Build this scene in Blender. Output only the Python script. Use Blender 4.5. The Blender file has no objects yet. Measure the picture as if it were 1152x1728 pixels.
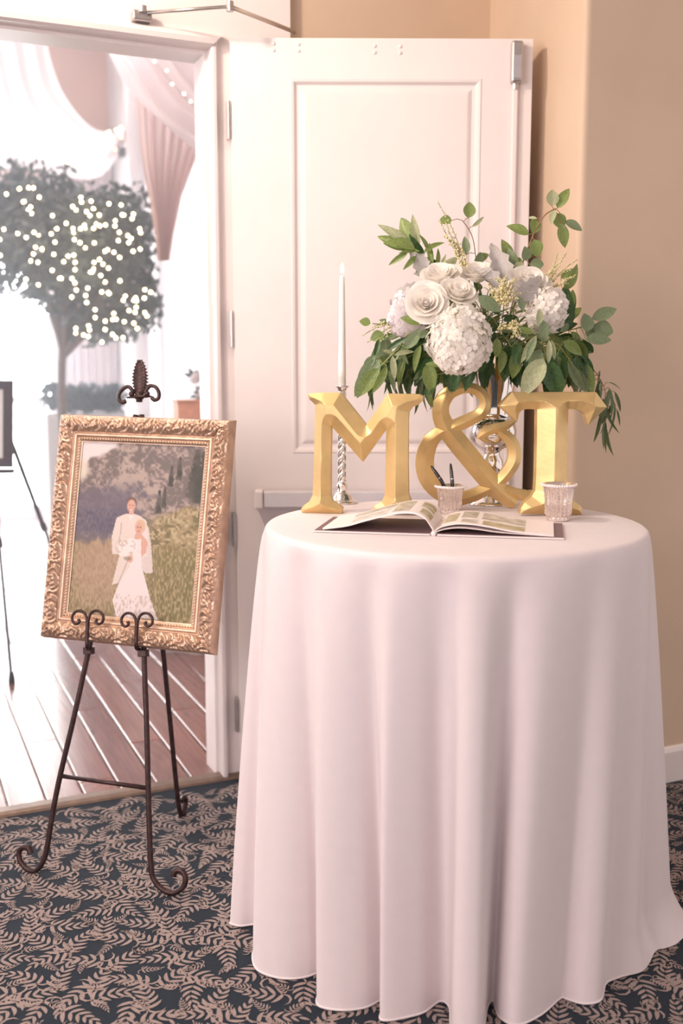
import bpy, math, random
import numpy as np
from mathutils import Vector, Matrix
from mathutils.geometry import delaunay_2d_cdt

random.seed(7)
rng = np.random.default_rng(7)
S = bpy.context.scene
COL = S.collection

# ------------------------------------------------------------------ camera
CAM_H, FPX, PITCH = 1.42, 1750.0, math.radians(7.94)
cd = bpy.data.cameras.new('camera'); cam = bpy.data.objects.new('camera', cd); COL.objects.link(cam)
cam.location = (0, 0, CAM_H); cam.rotation_euler = (math.radians(90) - PITCH, 0, 0)
cd.sensor_fit = 'HORIZONTAL'; cd.sensor_width = 24.0; cd.lens = FPX / 1152 * 24
cd.clip_start = 0.05; cd.clip_end = 100
cd.dof.use_dof = True; cd.dof.focus_distance = 2.66; cd.dof.aperture_fstop = 2.0
S.camera = cam

# ------------------------------------------------------------------ world, lights, exposure
wd = bpy.data.worlds.new('world'); S.world = wd; wd.use_nodes = True
bgn = wd.node_tree.nodes['Background']
bgn.inputs[0].default_value = (1.0, 0.86, 0.815, 1); bgn.inputs[1].default_value = 0.72
S.view_settings.view_transform = 'Standard'; S.view_settings.look = 'None'
S.view_settings.gamma = 1.0; S.view_settings.use_curve_mapping = False
S.view_settings.exposure = 0.53

def area(name, loc, target, sx, sy, power, col):
    l = bpy.data.lights.new(name, 'AREA'); l.shape = 'RECTANGLE'; l.size = sx; l.size_y = sy
    l.energy = power; l.color = col
    o = bpy.data.objects.new(name, l); COL.objects.link(o); o.location = loc
    o.rotation_euler = (Vector(target) - Vector(loc)).to_track_quat('-Z', 'Y').to_euler()
    return o
area('added_key_light', (-2.6, -0.6, 2.2), (0.3, 2.8, 1.2), 2.2, 1.9, 74, (1.0, 0.875, 0.85))  # added soft key from behind the camera, no window there
area('ceiling_downlight', (-1.15, 2.2, 2.92), (0.6, 3.3, 1.9), 0.16, 0.16, 20, (1.0, 0.83, 0.66))

# ------------------------------------------------------------------ pixel <-> space helpers
FW = Vector((0, math.cos(PITCH), -math.sin(PITCH))); UPV = Vector((0, math.sin(PITCH), math.cos(PITCH)))
CPOS = Vector((0, 0, CAM_H))
def ray(x, y): return FW + Vector((1, 0, 0)) * ((x - 576) / FPX) - UPV * ((y - 864) / FPX)
def at_z(x, y, z=0.0): d = ray(x, y); return CPOS + d * ((z - CAM_H) / d.z)
def at_y(x, y, Y): d = ray(x, y); return CPOS + d * (Y / d.y)
def at_pl(x, y, P, n): d = ray(x, y); return CPOS + d * ((P - CPOS).dot(n) / d.dot(n))

# wall space: a along the doorway wall (to the right), b into the hall, z up
W0 = Vector((-0.369, 3.462, 0)); WT = Vector((0.9148, 0.4040, 0)); WB = Vector((-0.4040, 0.9148, 0))
def w(a, b, z): return W0 + WT * a + WB * b + Vector((0, 0, z))
def on_wall(x, y, b): return at_pl(x, y, W0 + WB * b, WB)
def wa(p): return (p - W0).dot(WT)
def wbk(p): return (p - W0).dot(WB)

# ------------------------------------------------------------------ materials
MATS = {}
def mat(name, col, rough=0.5, metal=0.0, var=0.0, vscale=20.0, bump=0.0, bscale=200.0, spec=0.5, sheen=0.0,
        emit=None, estr=0.0, trans=0.0, alpha=1.0, col2=None, coat=0.0, sss=0.0, translucent=0.0):
    if name in MATS: return MATS[name]
    m = bpy.data.materials.new(name); m.use_nodes = True
    nt = m.node_tree; b = nt.nodes['Principled BSDF']
    b.inputs['Base Color'].default_value = (*col, 1); b.inputs['Roughness'].default_value = rough
    b.inputs['Metallic'].default_value = metal; b.inputs['Specular IOR Level'].default_value = spec
    b.inputs['Sheen Weight'].default_value = sheen; b.inputs['Transmission Weight'].default_value = trans
    b.inputs['Alpha'].default_value = alpha; b.inputs['Coat Weight'].default_value = coat
    if sss:
        b.inputs['Subsurface Weight'].default_value = sss; b.inputs['Subsurface Radius'].default_value = (.01, .008, .006)
        b.inputs['Subsurface Scale'].default_value = 1.0
    if emit: b.inputs['Emission Color'].default_value = (*emit, 1); b.inputs['Emission Strength'].default_value = estr
    tc = nt.nodes.new('ShaderNodeTexCoord')
    if var or col2:
        n = nt.nodes.new('ShaderNodeTexNoise'); n.inputs['Scale'].default_value = vscale; n.inputs['Detail'].default_value = 4
        nt.links.new(tc.outputs['Object'], n.inputs['Vector'])
        r = nt.nodes.new('ShaderNodeValToRGB'); r.color_ramp.elements[0].position = .32; r.color_ramp.elements[1].position = .68
        c2 = col2 or tuple(min(1, c * (1 + var)) for c in col); c1 = col if col2 else tuple(c * (1 - var) for c in col)
        r.color_ramp.elements[0].color = (*c1, 1); r.color_ramp.elements[1].color = (*c2, 1)
        nt.links.new(n.outputs['Fac'], r.inputs['Fac']); nt.links.new(r.outputs['Color'], b.inputs['Base Color'])
    if bump:
        n2 = nt.nodes.new('ShaderNodeTexNoise'); n2.inputs['Scale'].default_value = bscale; n2.inputs['Detail'].default_value = 3
        nt.links.new(tc.outputs['Object'], n2.inputs['Vector'])
        bp = nt.nodes.new('ShaderNodeBump'); bp.inputs['Strength'].default_value = bump; bp.inputs['Distance'].default_value = .002
        nt.links.new(n2.outputs['Fac'], bp.inputs['Height']); nt.links.new(bp.outputs['Normal'], b.inputs['Normal'])
    if translucent:
        out = nt.nodes['Material Output']; t = nt.nodes.new('ShaderNodeBsdfTranslucent'); t.inputs[0].default_value = (*(col2 or col), 1)
        mx = nt.nodes.new('ShaderNodeMixShader'); mx.inputs[0].default_value = translucent
        nt.links.new(b.outputs[0], mx.inputs[1]); nt.links.new(t.outputs[0], mx.inputs[2]); nt.links.new(mx.outputs[0], out.inputs[0])
    MATS[name] = m
    return m

M_WHITE = mat('white_paint', (.81, .735, .73), .38, var=.02, vscale=6, bump=.05, bscale=500)
M_TAN = mat('tan_wall_paint', (.645, .49, .37), .8, var=.03, vscale=4, bump=.25, bscale=700)
M_CEIL = mat('ceiling_paint', (.8, .75, .7), .9, bump=.1)
M_CARPET = mat('carpet_ground', (.007, .015, .027), .95, var=.35, vscale=600, bump=.6, bscale=900, sheen=.10, spec=.2)
M_CLEAF = mat('carpet_leaf_yarn', (.33, .25, .225), .95, var=.25, vscale=500, bump=.6, bscale=900, sheen=.15, spec=.2)
M_CLOTH = mat('satin_tablecloth', (.76, .675, .69), .55, var=.012, vscale=30, bump=.03, bscale=60, sheen=.25, spec=.35)
M_GOLD = mat('gold_leaf_paint', (.73, .53, .25), .40, .62, var=.10, vscale=14, bump=.12, bscale=120)
M_FRAMEGOLD = mat('gilded_plaster', (.58, .40, .30), .40, .75, var=.16, vscale=30)
M_IRON = mat('wrought_iron', (.055, .030, .030), .42, .6, var=.3, vscale=60, bump=.15, bscale=300)
M_STEEL = mat('brushed_steel', (.55, .51, .50), .3, .9, var=.06, vscale=40)
M_SILVER = mat('polished_silver', (.86, .83, .80), .06, 1.0, var=.03, vscale=30)
M_CANDLE = mat('candle_wax', (.90, .86, .82), .4, sss=.3)
M_FLAME = mat('candle_flame', (1, .8, .5), .5, emit=(1.0, .82, .55), estr=9)
M_MERC = mat('mercury_glass', (.66, .52, .45), .13, .85, col2=(.98, .93, .90), vscale=420, bump=.4, bscale=260)
M_CRYST = mat('crystal_rim', (.92, .84, .84), .15, 0.1, var=.05, vscale=300, bump=.3, bscale=500)
M_PEN = mat('black_pen', (.02, .014, .016), .25, coat=.4, var=.1)
M_PAGE = mat('book_page', (.90, .80, .79), .5, var=.02, vscale=50)
M_COVERIN = mat('mauve_endpaper', (.20, .12, .13), .6, var=.05)
M_COVER = mat('white_book_cover', (.84, .74, .74), .4, var=.02)
M_PRINT = [mat('meadow_print', (.34, .27, .13), .4, col2=(.66, .60, .42), vscale=45),
           mat('couple_print', (.42, .36, .28), .4, col2=(.86, .78, .72), vscale=30),
           mat('mountain_print', (.30, .27, .24), .4, col2=(.70, .62, .50), vscale=55)]
M_THRESH = mat('bronze_threshold', (.20, .135, .10), .45, .3, var=.15, vscale=30)
M_HALLW = mat('hall_wall_paint', (.72, .43, .35), .8, var=.03, vscale=3)
M_HALLS = mat('hall_side_wall_paint', (.78, .72, .75), .8, var=.03, vscale=3)
M_CURTAIN = mat('rose_curtain', (.93, .77, .75), .8, var=.03, vscale=10, translucent=.45)
M_SHEER = mat('white_sheer_fabric', (.90, .83, .85), .8, var=.02, vscale=10, translucent=.45)
M_BULB = mat('fairy_bulb', (1, .8, .5), .5, emit=(1.0, .74, .42), estr=16)
M_WIRE = mat('green_wire', (.05, .07, .05), .6, var=.1)
M_TLEAF = mat('tree_leaf', (.05, .085, .10), .5, col2=(.11, .15, .16), vscale=5, translucent=.25)
M_BARK = mat('tree_bark', (.20, .15, .13), .8, var=.2, vscale=40, bump=.5)
M_GLOW = mat('daylit_glass', (.9, .9, 1.0), .2, emit=(.93, .95, 1.0), estr=14.0)
M_WOODBOX = mat('salmon_wood', (.62, .30, .20), .6, var=.15, vscale=30)
M_BLACK = mat('black_plastic', (.02, .025, .025), .5, var=.1)
M_LINEN = mat('white_linen', (.86, .84, .86), .8, var=.02)
M_MAT = mat('white_mat_board', (.88, .87, .90), .7, var=.02)
M_DFRAME = mat('slate_frame', (.07, .06, .085), .5, var=.1)

M_GREEN = [mat('leaf_fresh', (.15, .215, .055), .42, col2=(.27, .345, .11), vscale=16, translucent=.22),
           mat('leaf_dark', (.030, .080, .025), .35, col2=(.075, .155, .05), vscale=16, translucent=.15),
           mat('leaf_eucalyptus', (.17, .235, .125), .5, col2=(.27, .34, .19), vscale=16, translucent=.22),
           mat('leaf_pale', (.33, .37, .20), .5, col2=(.52, .54, .34), vscale=16, translucent=.3),
           mat('leaf_silver', (.46, .43, .42), .75, col2=(.64, .60, .58), vscale=40, bump=.4, bscale=200, translucent=.12),
           mat('leaf_willow', (.08, .13, .06), .45, col2=(.17, .22, .10), vscale=16, translucent=.2)]
M_STEM = mat('green_stem', (.24, .28, .09), .5, var=.15)
M_TWIG = mat('rust_twig', (.30, .16, .08), .6, var=.15)
M_PETAL = mat('ivory_petal', (.93, .88, .82), .6, col2=(.96, .92, .88), vscale=30, translucent=.35)
M_BLUSH = mat('rose_petal', (.95, .90, .85), .6, col2=(.97, .94, .90), vscale=30, translucent=.45)
M_LAV = mat('lavender_petal', (.84, .76, .80), .5, col2=(.90, .83, .85), vscale=30, translucent=.25)
M_BUD = mat('pieris_bud', (.60, .50, .22), .6, col2=(.82, .74, .50), vscale=120)

# ------------------------------------------------------------------ mesh builder
class MB:
    def __init__(s): s.v = []; s.f = []
    def add(s, vs, fs):
        o = len(s.v); s.v += [tuple(v) for v in vs]; s.f += [tuple(i + o for i in f) for f in fs]
    def box(s, c, u, vv, ww, du, dv, dw):
        c, u, vv, ww = Vector(c), Vector(u), Vector(vv), Vector(ww)
        p = [c + u * (i * du / 2) + vv * (j * dv / 2) + ww * (k * dw / 2) for i in (-1, 1) for j in (-1, 1) for k in (-1, 1)]
        s.add(p, [(0, 1, 3, 2), (4, 6, 7, 5), (0, 4, 5, 1), (2, 3, 7, 6), (0, 2, 6, 4), (1, 5, 7, 3)])
    def abox(s, lo, hi, fn):
        (a0, b0, z0), (a1, b1, z1) = lo, hi
        p = [fn(a, b, z) for a in (a0, a1) for b in (b0, b1) for z in (z0, z1)]
        s.add(p, [(0, 1, 3, 2), (4, 6, 7, 5), (0, 4, 5, 1), (2, 3, 7, 6), (0, 2, 6, 4), (1, 5, 7, 3)])
    def tube(s, pts, rad, n=8, cap=True):
        pts = [Vector(p) for p in pts]; N = len(pts)
        if not hasattr(rad, '__len__'): rad = [rad] * N
        t0 = (pts[1] - pts[0]).normalized()
        ref = Vector((0, 0, 1)) if abs(t0.z) < .9 else Vector((1, 0, 0))
        nrm = (ref - t0 * ref.dot(t0)).normalized(); o = len(s.v)
        for i, p in enumerate(pts):
            t = (pts[min(i + 1, N - 1)] - pts[max(i - 1, 0)])
            t = t.normalized() if t.length > 1e-9 else t0
            nrm = nrm - t * nrm.dot(t)
            nrm = nrm.normalized() if nrm.length > 1e-6 else t.orthogonal().normalized()
            bn = t.cross(nrm)
            for k in range(n):
                a = 2 * math.pi * k / n
                s.v.append(tuple(p + (nrm * math.cos(a) + bn * math.sin(a)) * rad[i]))
        for i in range(N - 1):
            for k in range(n):
                s.f.append((o + i * n + k, o + i * n + (k + 1) % n, o + (i + 1) * n + (k + 1) % n, o + (i + 1) * n + k))
        if cap:
            s.f.append(tuple(o + k for k in reversed(range(n)))); s.f.append(tuple(o + (N - 1) * n + k for k in range(n)))
    def lathe(s, c, prof, n=32, mod=None, close=True):
        c = Vector(c); o = len(s.v)
        for i, (r, z) in enumerate(prof):
            for k in range(n):
                a = 2 * math.pi * k / n; rr = r * (mod(a, i) if mod else 1)
                s.v.append((c.x + rr * math.cos(a), c.y + rr * math.sin(a), c.z + z))
        for i in range(len(prof) - 1):
            for k in range(n):
                s.f.append((o + i * n + k, o + i * n + (k + 1) % n, o + (i + 1) * n + (k + 1) % n, o + (i + 1) * n + k))
        if close:
            s.f.append(tuple(o + k for k in reversed(range(n)))); s.f.append(tuple(o + (len(prof) - 1) * n + k for k in range(n)))
    def grid(s, P, closed_u=False):
        R, Cn = len(P), len(P[0]); o = len(s.v)
        for r in P: s.v += [tuple(p) for p in r]
        for i in range(R - 1):
            for j in range(Cn if closed_u else Cn - 1):
                j2 = (j + 1) % Cn
                s.f.append((o + i * Cn + j, o + i * Cn + j2, o + (i + 1) * Cn + j2, o + (i + 1) * Cn + j))
    def ball(s, c, r, n=6, m=4):
        c = Vector(c); P = []
        for i in range(m + 1):
            th = math.pi * i / m
            P.append([c + Vector((math.sin(th) * math.cos(2 * math.pi * k / n), math.sin(th) * math.sin(2 * math.pi * k / n), math.cos(th))) * max(r, 1e-6) for k in range(n)])
        s.grid(P, True)
    def mesh(s, name, m, smooth=False):
        me = bpy.data.meshes.new(name); me.from_pydata(s.v, [], s.f); me.update()
        me.materials.append(m)
        if smooth: me.shade_smooth()
        return me
    def build(s, name, m, parent=None, smooth=False, bevel=0.0, angle=None):
        o = bpy.data.objects.new(name, s.mesh(name, m, smooth or angle is not None)); COL.objects.link(o)
        if parent is not None: put(o, parent)
        if angle is not None: o.data.set_sharp_from_angle(angle=math.radians(angle))
        if bevel:
            b = o.modifiers.new('bevel', 'BEVEL'); b.width = bevel; b.segments = 2; b.limit_method = 'ANGLE'; b.angle_limit = math.radians(40)
        return o
def put(o, parent):
    o.parent = parent; o.matrix_parent_inverse = parent.matrix_basis.inverted()
def empty(name, loc):
    o = bpy.data.objects.new(name, None); COL.objects.link(o); o.location = loc; o.empty_display_size = .05
    return o
def tag(o, label, cat, group=None, kind=None):
    o['label'] = label; o['category'] = cat
    if group: o['group'] = group
    if kind: o['kind'] = kind
    return o
def struct(o, label=None, cat=None):
    o['kind'] = 'structure'
    if label: o['label'] = label
    if cat: o['category'] = cat
    return o
def inst(name, me, mtx, parent):
    o = bpy.data.objects.new(name, me); COL.objects.link(o); o.parent = parent
    o.matrix_parent_inverse = parent.matrix_basis.inverted(); o.matrix_basis = mtx
    return o
def spline(pts, n=8, closed=False):
    pts = [Vector(p) for p in pts]; N = len(pts); out = []
    segs = N if closed else N - 1
    for i in range(segs):
        g = (lambda k: pts[k % N]) if closed else (lambda k: pts[max(0, min(N - 1, k))])
        p0, p1, p2, p3 = g(i - 1), g(i), g(i + 1), g(i + 2)
        for k in range(n):
            t = k / n
            out.append(.5 * ((2 * p1) + (p2 - p0) * t + (2 * p0 - 5 * p1 + 4 * p2 - p3) * t * t + (3 * p1 - p0 - 3 * p2 + p3) * t ** 3))
    if not closed: out.append(pts[-1].copy())
    return out

# ================================================================== SETTING
CEIL_Z = 3.0
OC = Vector((.726, 3.255, 0)); AB = Vector((.540, 3.885, 0))

# floor with woven leaf pattern
mb = MB(); FL0 = [(-4, -3), (3.2, -3)]
pA = w(-4.0, 0, 0); pB = w(3.6, 0, 0)
mb.add([(-4, -3, -.05), (4, -3, -.05), (pB.x, pB.y, -.05), (pA.x, pA.y, -.05), (-4, -3, 0), (4, -3, 0), (pB.x, pB.y, 0), (pA.x, pA.y, 0)],
       [(0, 3, 2, 1), (4, 5, 6, 7), (0, 1, 5, 4), (1, 2, 6, 5), (2, 3, 7, 6), (3, 0, 4, 7)])
floor = struct(mb.build('floor', M_CARPET), 'dark navy carpet woven with taupe leaf sprays', 'carpet')

def lobe(mb, base, ang, L, wd, curl, z):
    n = 4; pl_ = []; pr = []
    x, y, a = base[0], base[1], ang
    for i in range(n + 1):
        t = i / n; ww = wd * (math.sin(math.pi * min(1, .12 + .88 * t)) ** .7 if i < n else 0) * (1 - .25 * t)
        nx, ny = -math.sin(a), math.cos(a)
        pl_.append((x + nx * ww, y + ny * ww, z)); pr.append((x - nx * ww, y - ny * ww, z))
        x += math.cos(a) * L / n; y += math.sin(a) * L / n; a += curl / n
    vs = pl_ + pr; mb.add(vs, [(i, i + n + 1, i + n + 2, i + 1) for i in range(n)])
def spray(mb, x, y, a, Ls, sgn, z):
    n = 5; curl = sgn * random.uniform(.3, .9)
    tail = (x, y, a)
    for i in range(n):
        t = i / (n - 1); ll = Ls * (.46 - .20 * t) * random.uniform(.85, 1.1)
        for sd in (-1, 1):
            lobe(mb, (x, y), a + sd * (1.15 - .45 * t), ll, Ls * .064 * (1 - .25 * t), -sd * .55 + .3 * sgn, z)
        x += math.cos(a) * Ls / n; y += math.sin(a) * Ls / n; a += curl / n
    lobe(mb, (x, y), a, Ls * .28, Ls * .05, curl * .3, z)
    lobe(mb, tail[:2], tail[2] + math.pi + sgn * .5, Ls * .62, Ls * .040, sgn * 2.7, z)
    lobe(mb, tail[:2], tail[2] + math.pi - sgn * .9, Ls * .40, Ls * .040, -sgn * 2.0, z)
mb = MB(); k = 0
yy = 1.75
while yy < 4.15:
    xx = -1.5 + (.046 if k % 2 else 0)
    while xx < 1.9:
        p = Vector((xx + random.uniform(-.012, .012), yy + random.uniform(-.012, .012), 0))
        if wbk(p) < -.055 and ((p.x - .27) ** 2 + (p.y - 2.5) ** 2 > .36 ** 2):
            ha = random.uniform(0, 6.283); zz_ = .0009 + random.random() * .0004
            spray(mb, p.x - math.cos(ha) * .046, p.y - math.sin(ha) * .046, ha, .092, random.choice((-1, 1)), zz_)
            hb = random.uniform(0, 6.283); spray(mb, p.x + .041 - math.cos(hb) * .02, p.y + .035 - math.sin(hb) * .02, hb, .042, random.choice((-1, 1)), zz_)
        xx += .088
    yy += .074; k += 1
cp = mb.build('woven_leaf_pattern', M_CLEAF, floor); cp['kind'] = 'stuff'

# hall floor: a base and individual planks
mb = MB(); mb.abox((-6, .0, -.06), (1.3, 8.0, -.012), w); hall_floor = struct(mb.build('floor_hall', M_THRESH), 'glossy red brown plank floor of the hall beyond the doorway', 'wood floor')
def plankmat(i, c1, c2):
    m = bpy.data.materials.new('plank_wood_%d' % i); m.use_nodes = True; nt = m.node_tree; b = nt.nodes['Principled BSDF']
    b.inputs['Roughness'].default_value = .24; b.inputs['Coat Weight'].default_value = .3; b.inputs['Coat Roughness'].default_value = .2
    tc = nt.nodes.new('ShaderNodeTexCoord'); mp = nt.nodes.new('ShaderNodeMapping'); mp.inputs['Scale'].default_value = (60, 3, 1)
    n = nt.nodes.new('ShaderNodeTexNoise'); n.inputs['Scale'].default_value = 1.0; n.inputs['Detail'].default_value = 5
    r = nt.nodes.new('ShaderNodeValToRGB'); r.color_ramp.elements[0].position = .3; r.color_ramp.elements[1].position = .7
    r.color_ramp.elements[0].color = (*c1, 1); r.color_ramp.elements[1].color = (*c2, 1)
    nt.links.new(tc.outputs['Object'], mp.inputs[0]); nt.links.new(mp.outputs[0], n.inputs['Vector'])
    nt.links.new(n.outputs['Fac'], r.inputs[0]); nt.links.new(r.outputs[0], b.inputs['Base Color'])
    bp = nt.nodes.new('ShaderNodeBump'); bp.inputs['Strength'].default_value = .25; bp.inputs['Distance'].default_value = .002
    nt.links.new(n.outputs['Fac'], bp.inputs['Height']); nt.links.new(bp.outputs[0], b.inputs['Normal'])
    return m
PM = [plankmat(0, (.15, .055, .045), (.26, .10, .08)), plankmat(1, (.18, .065, .05), (.29, .12, .09)), plankmat(2, (.13, .05, .042), (.23, .09, .075))]
PW, PL = .122, 1.25
def plank_mesh(m):
    b = MB(); g = .0022; hw, hl, e = PW / 2 - g, PL / 2 - g, .005
    lo = [(-hw, -hl, -.011), (hw, -hl, -.011), (hw, hl, -.011), (-hw, hl, -.011)]
    mi = [(x, y, -.003) for x, y, _ in lo]; tp = [(-hw + e, -hl + e, 0), (hw - e, -hl + e, 0), (hw - e, hl - e, 0), (-hw + e, hl - e, 0)]
    b.add(lo + mi + tp, [(3, 2, 1, 0)] + [(i, (i + 1) % 4, 4 + (i + 1) % 4, 4 + i) for i in range(4)] + [(4 + i, 4 + (i + 1) % 4, 8 + (i + 1) % 4, 8 + i) for i in range(4)] + [(8, 9, 10, 11)])
    return b.mesh('plank', m)
PMESH = [plank_mesh(m) for m in PM]
ang = math.atan2(WT.y, WT.x)
def plank_seen(a, b):
    p = w(a, b, 0); z = (p - CPOS).dot(FW)
    x = 576 + FPX * p.x / z
    return -150 < x < 450
row = 0; a = -6 + PW / 2
while a < 1.2:
    off = (row * .47) % PL
    b = .07 + PL / 2 - off
    while b - PL / 2 < 7.0:
        if b + PL / 2 > .12 and (plank_seen(a, b) or plank_seen(a, b - .6) or plank_seen(a, b + .6)):
            if b - PL / 2 < .055:                     # cut board at the threshold: shorter
                end = b + PL / 2; L = end - .058; bb = (.058 + end) / 2
                mtx = Matrix.Translation(w(a, bb, 0)) @ Matrix.Rotation(ang, 4, 'Z') @ Matrix.Diagonal((1, L / PL, 1, 1))
            else: mtx = Matrix.Translation(w(a, b, 0)) @ Matrix.Rotation(ang, 4, 'Z')
            inst('plank', random.choice(PMESH), mtx, hall_floor)
        b += PL
    a += PW; row += 1

# threshold strip
mb = MB(); prof = [(-.012, 0), (-.008, .007), (.008, .012), (.045, .012), (.056, .006), (.058, 0)]
mb.grid([[w(aa, b_, z_) for (b_, z_) in prof] for aa in (-2.1, .02)]); struct(mb.build('trim_1', M_THRESH), 'brown threshold strip between carpet and plank floor', 'threshold')

# doorway wall: white panelled surround (thick), opening a in [-1.95,-0.028]
OPA, OPZ = -.026, 2.412
WR = wa(on_wall(493, 40, 0))
def wallpiece(name, lo, hi, m, label=None, cat=None):
    b = MB(); b.abox(lo, hi, w); return struct(b.build(name, m), label, cat)
wallpiece('wall_front', (OPA, .018, 0), (WR, .165, CEIL_Z), M_WHITE, 'white painted door surround wall beside and above the doorway', 'wall')
o_ = bpy.data.objects['wall_front']
b = MB(); b.abox((-2.0, .018, OPZ + .02), (OPA, .165, CEIL_Z), w); b.build('wall_panel', M_WHITE, o_)
b = MB(); b.abox((-4.0, .018, 0), (-2.0, .165, CEIL_Z), w); b.build('wall_panel', M_WHITE, o_)
b = MB(); b.abox((-6, .0, CEIL_Z), (2.2, .165, 5.2), w); b.build('wall_panel', M_HALLW, o_)
# frame: jamb (hinge side) and head with moulded face
def jamb_profile():            # (distance outward from opening edge, b)
    return [(0, .165), (0, .048), (.010, .048), (.010, .004), (.014, -.003), (.024, -.003), (.030, .002), (.030, .02)]
b = MB(); P = []
for z_ in (0, OPZ + .03):
    P.append([w(OPA - .030 + dx, bb, z_ if z_ == 0 else OPZ + dx) for dx, bb in jamb_profile()])
b.grid(P)
hp = [(0, .165), (0, .048), (.010, .048), (.010, .0), (.016, -.012), (.030, -.018), (.042, -.012), (.050, .0), (.050, .02)]
jamb = struct(b.build('trim_2', M_WHITE), 'white hinge-side door jamb with rebated stop', 'door frame')
b = MB(); b.grid([[w(aa + (dx if aa > -1 else -dx), bb, OPZ + dx) for dx, bb in hp] for aa in (OPA - .03, -1.98)])
struct(b.build('trim_3', M_WHITE), 'white moulded door head across the top of the doorway', 'door frame')

# tan walls: recess back wall, return wall, near right wall, bullnose corner
b = MB(); b.abox((WR - .02, .05, 0), (WR + 1.2, .12, CEIL_Z), w); struct(b.build('wall_back', M_TAN), 'tan wall behind the open door', 'wall')
def vwall(name, p, q, m, th, label, z1=CEIL_Z):
    d = (q - p).normalized(); nn = Vector((-d.y, d.x, 0)) * th
    b = MB(); pts = [p, q, q + nn, p + nn]
    b.add([(x.x, x.y, 0) for x in pts] + [(x.x, x.y, z1) for x in pts], [(3, 2, 1, 0), (4, 5, 6, 7)] + [(i, (i + 1) % 4, 4 + (i + 1) % 4, 4 + i) for i in range(4)])
    return struct(b.build(name, m), label, 'wall')
dB = (OC - AB).normalized(); R_ = .022
vwall('wall_right', AB - dB * .05, OC - dB * R_, M_TAN, .12, 'tan return wall beside the free edge of the door')
farC = OC + WT * 2.4
vwall('wall_side', OC + WT * R_, farC, M_TAN, .12, 'tan wall at the far right of the room')
b = MB(); P = []
c0 = OC - dB * R_; c1 = OC + WT * R_
arc = [c0.lerp(OC, t).lerp(OC.lerp(c1, t), t) for t in [i / 8 for i in range(9)]]
b.grid([[(p.x, p.y, z_) for p in arc] for z_ in (0, CEIL_Z)]); struct(b.build('trim_4', M_TAN, smooth=True), 'rounded tan outside corner between the two right walls', 'wall corner')
# baseboards
def base(name, p, q, label):
    d = (q - p).normalized(); nn = Vector((d.y, -d.x, 0)); b = MB()
    pr = [(0, 0), (.014, 0), (.014, .108), (.009, .121), (.004, .126), (0, .126)]
    b.grid([[(e + nn * x + Vector((0, 0, z_))) for x, z_ in pr] for e in (p, q)])
    return struct(b.build(name, M_WHITE), label, 'baseboard')
base('baseboard_side', OC, farC, 'white baseboard along the far right tan wall')
base('baseboard_right', AB, OC, 'white baseboard along the return wall behind the table')
# ceiling
b = MB(); b.add([(-4, -.5, CEIL_Z), (4, -.5, CEIL_Z), (pB.x, pB.y, CEIL_Z), (pA.x, pA.y, CEIL_Z), (-4, -.5, CEIL_Z + .05), (4, -.5, CEIL_Z + .05), (pB.x, pB.y, CEIL_Z + .05), (pA.x, pA.y, CEIL_Z + .05)],
      [(0, 1, 2, 3), (7, 6, 5, 4), (0, 4, 5, 1), (1, 5, 6, 2), (2, 6, 7, 3), (3, 7, 4, 0)])
struct(b.build('ceiling', M_CEIL), 'pale flat ceiling of the front room', 'ceiling')

# ---------------- door leaf
DP0 = Vector((-.3520, 3.440, 0)); DU = Vector((math.cos(.012), math.sin(.012), 0)); DN = Vector((DU.y, -DU.x, 0)); DWd, DH = .957, 2.448
def d(u, n, z): return DP0 + DU * u + DN * n + Vector((0, 0, z))
def on_door(x, y, n=0):
    p = at_pl(x, y, DP0 + DN * n, DN); return (p - DP0).dot(DU), p.z
door = empty('door_1', DP0); struct(door, 'white panelled door standing open behind the table', 'door')
pu0, pz1 = on_door(489, 131); pu1, _ = on_door(813, 138); _, pz0 = on_door(520, 765)
_, qz1 = on_door(520, 935)
def ring(b, u0, u1, z0, z1, prof):
    cs = []
    for ins, n_ in prof:
        cs.append([d(u0 + ins, n_, z0 + ins), d(u1 - ins, n_, z0 + ins), d(u1 - ins, n_, z1 - ins), d(u0 + ins, n_, z1 - ins)])
    b.grid(cs, True)
    o = len(b.v) - 4; b.f.append((o, o + 1, o + 2, o + 3))
b = MB()
pan = [(pu0, pu1, pz0, pz1), (pu0, pu1, .26, qz1)]
us = [0, pu0, pu1, DWd]; zs = [.012, .26, qz1, pz0, pz1, DH]
for i in range(3):
    for j in range(5):
        if i == 1 and j in (1, 3): continue
        b.add([d(us[i], 0, zs[j]), d(us[i + 1], 0, zs[j]), d(us[i + 1], 0, zs[j + 1]), d(us[i], 0, zs[j + 1])], [(0, 1, 2, 3)])
for (u0, u1, z0, z1), nxt in ((( 0, DWd, .012, DH), 0),):
    b.add([d(u, n_, z_) for u in (u0, u1) for n_ in (0, -.045) for z_ in (z0, z1)], [(0, 2, 3, 1), (4, 5, 7, 6), (0, 4, 6, 2), (1, 3, 7, 5), (2, 6, 7, 3)])
leafo = b.build('door_leaf', M_WHITE, door)
for pp in pan:
    b = MB(); ring(b, *pp, [(0, 0), (.004, .003), (.012, .001), (.020, -.010), (.030, -.011), (.042, -.004), (.047, -.003)])
    b.build('panel', M_WHITE, door)
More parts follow.
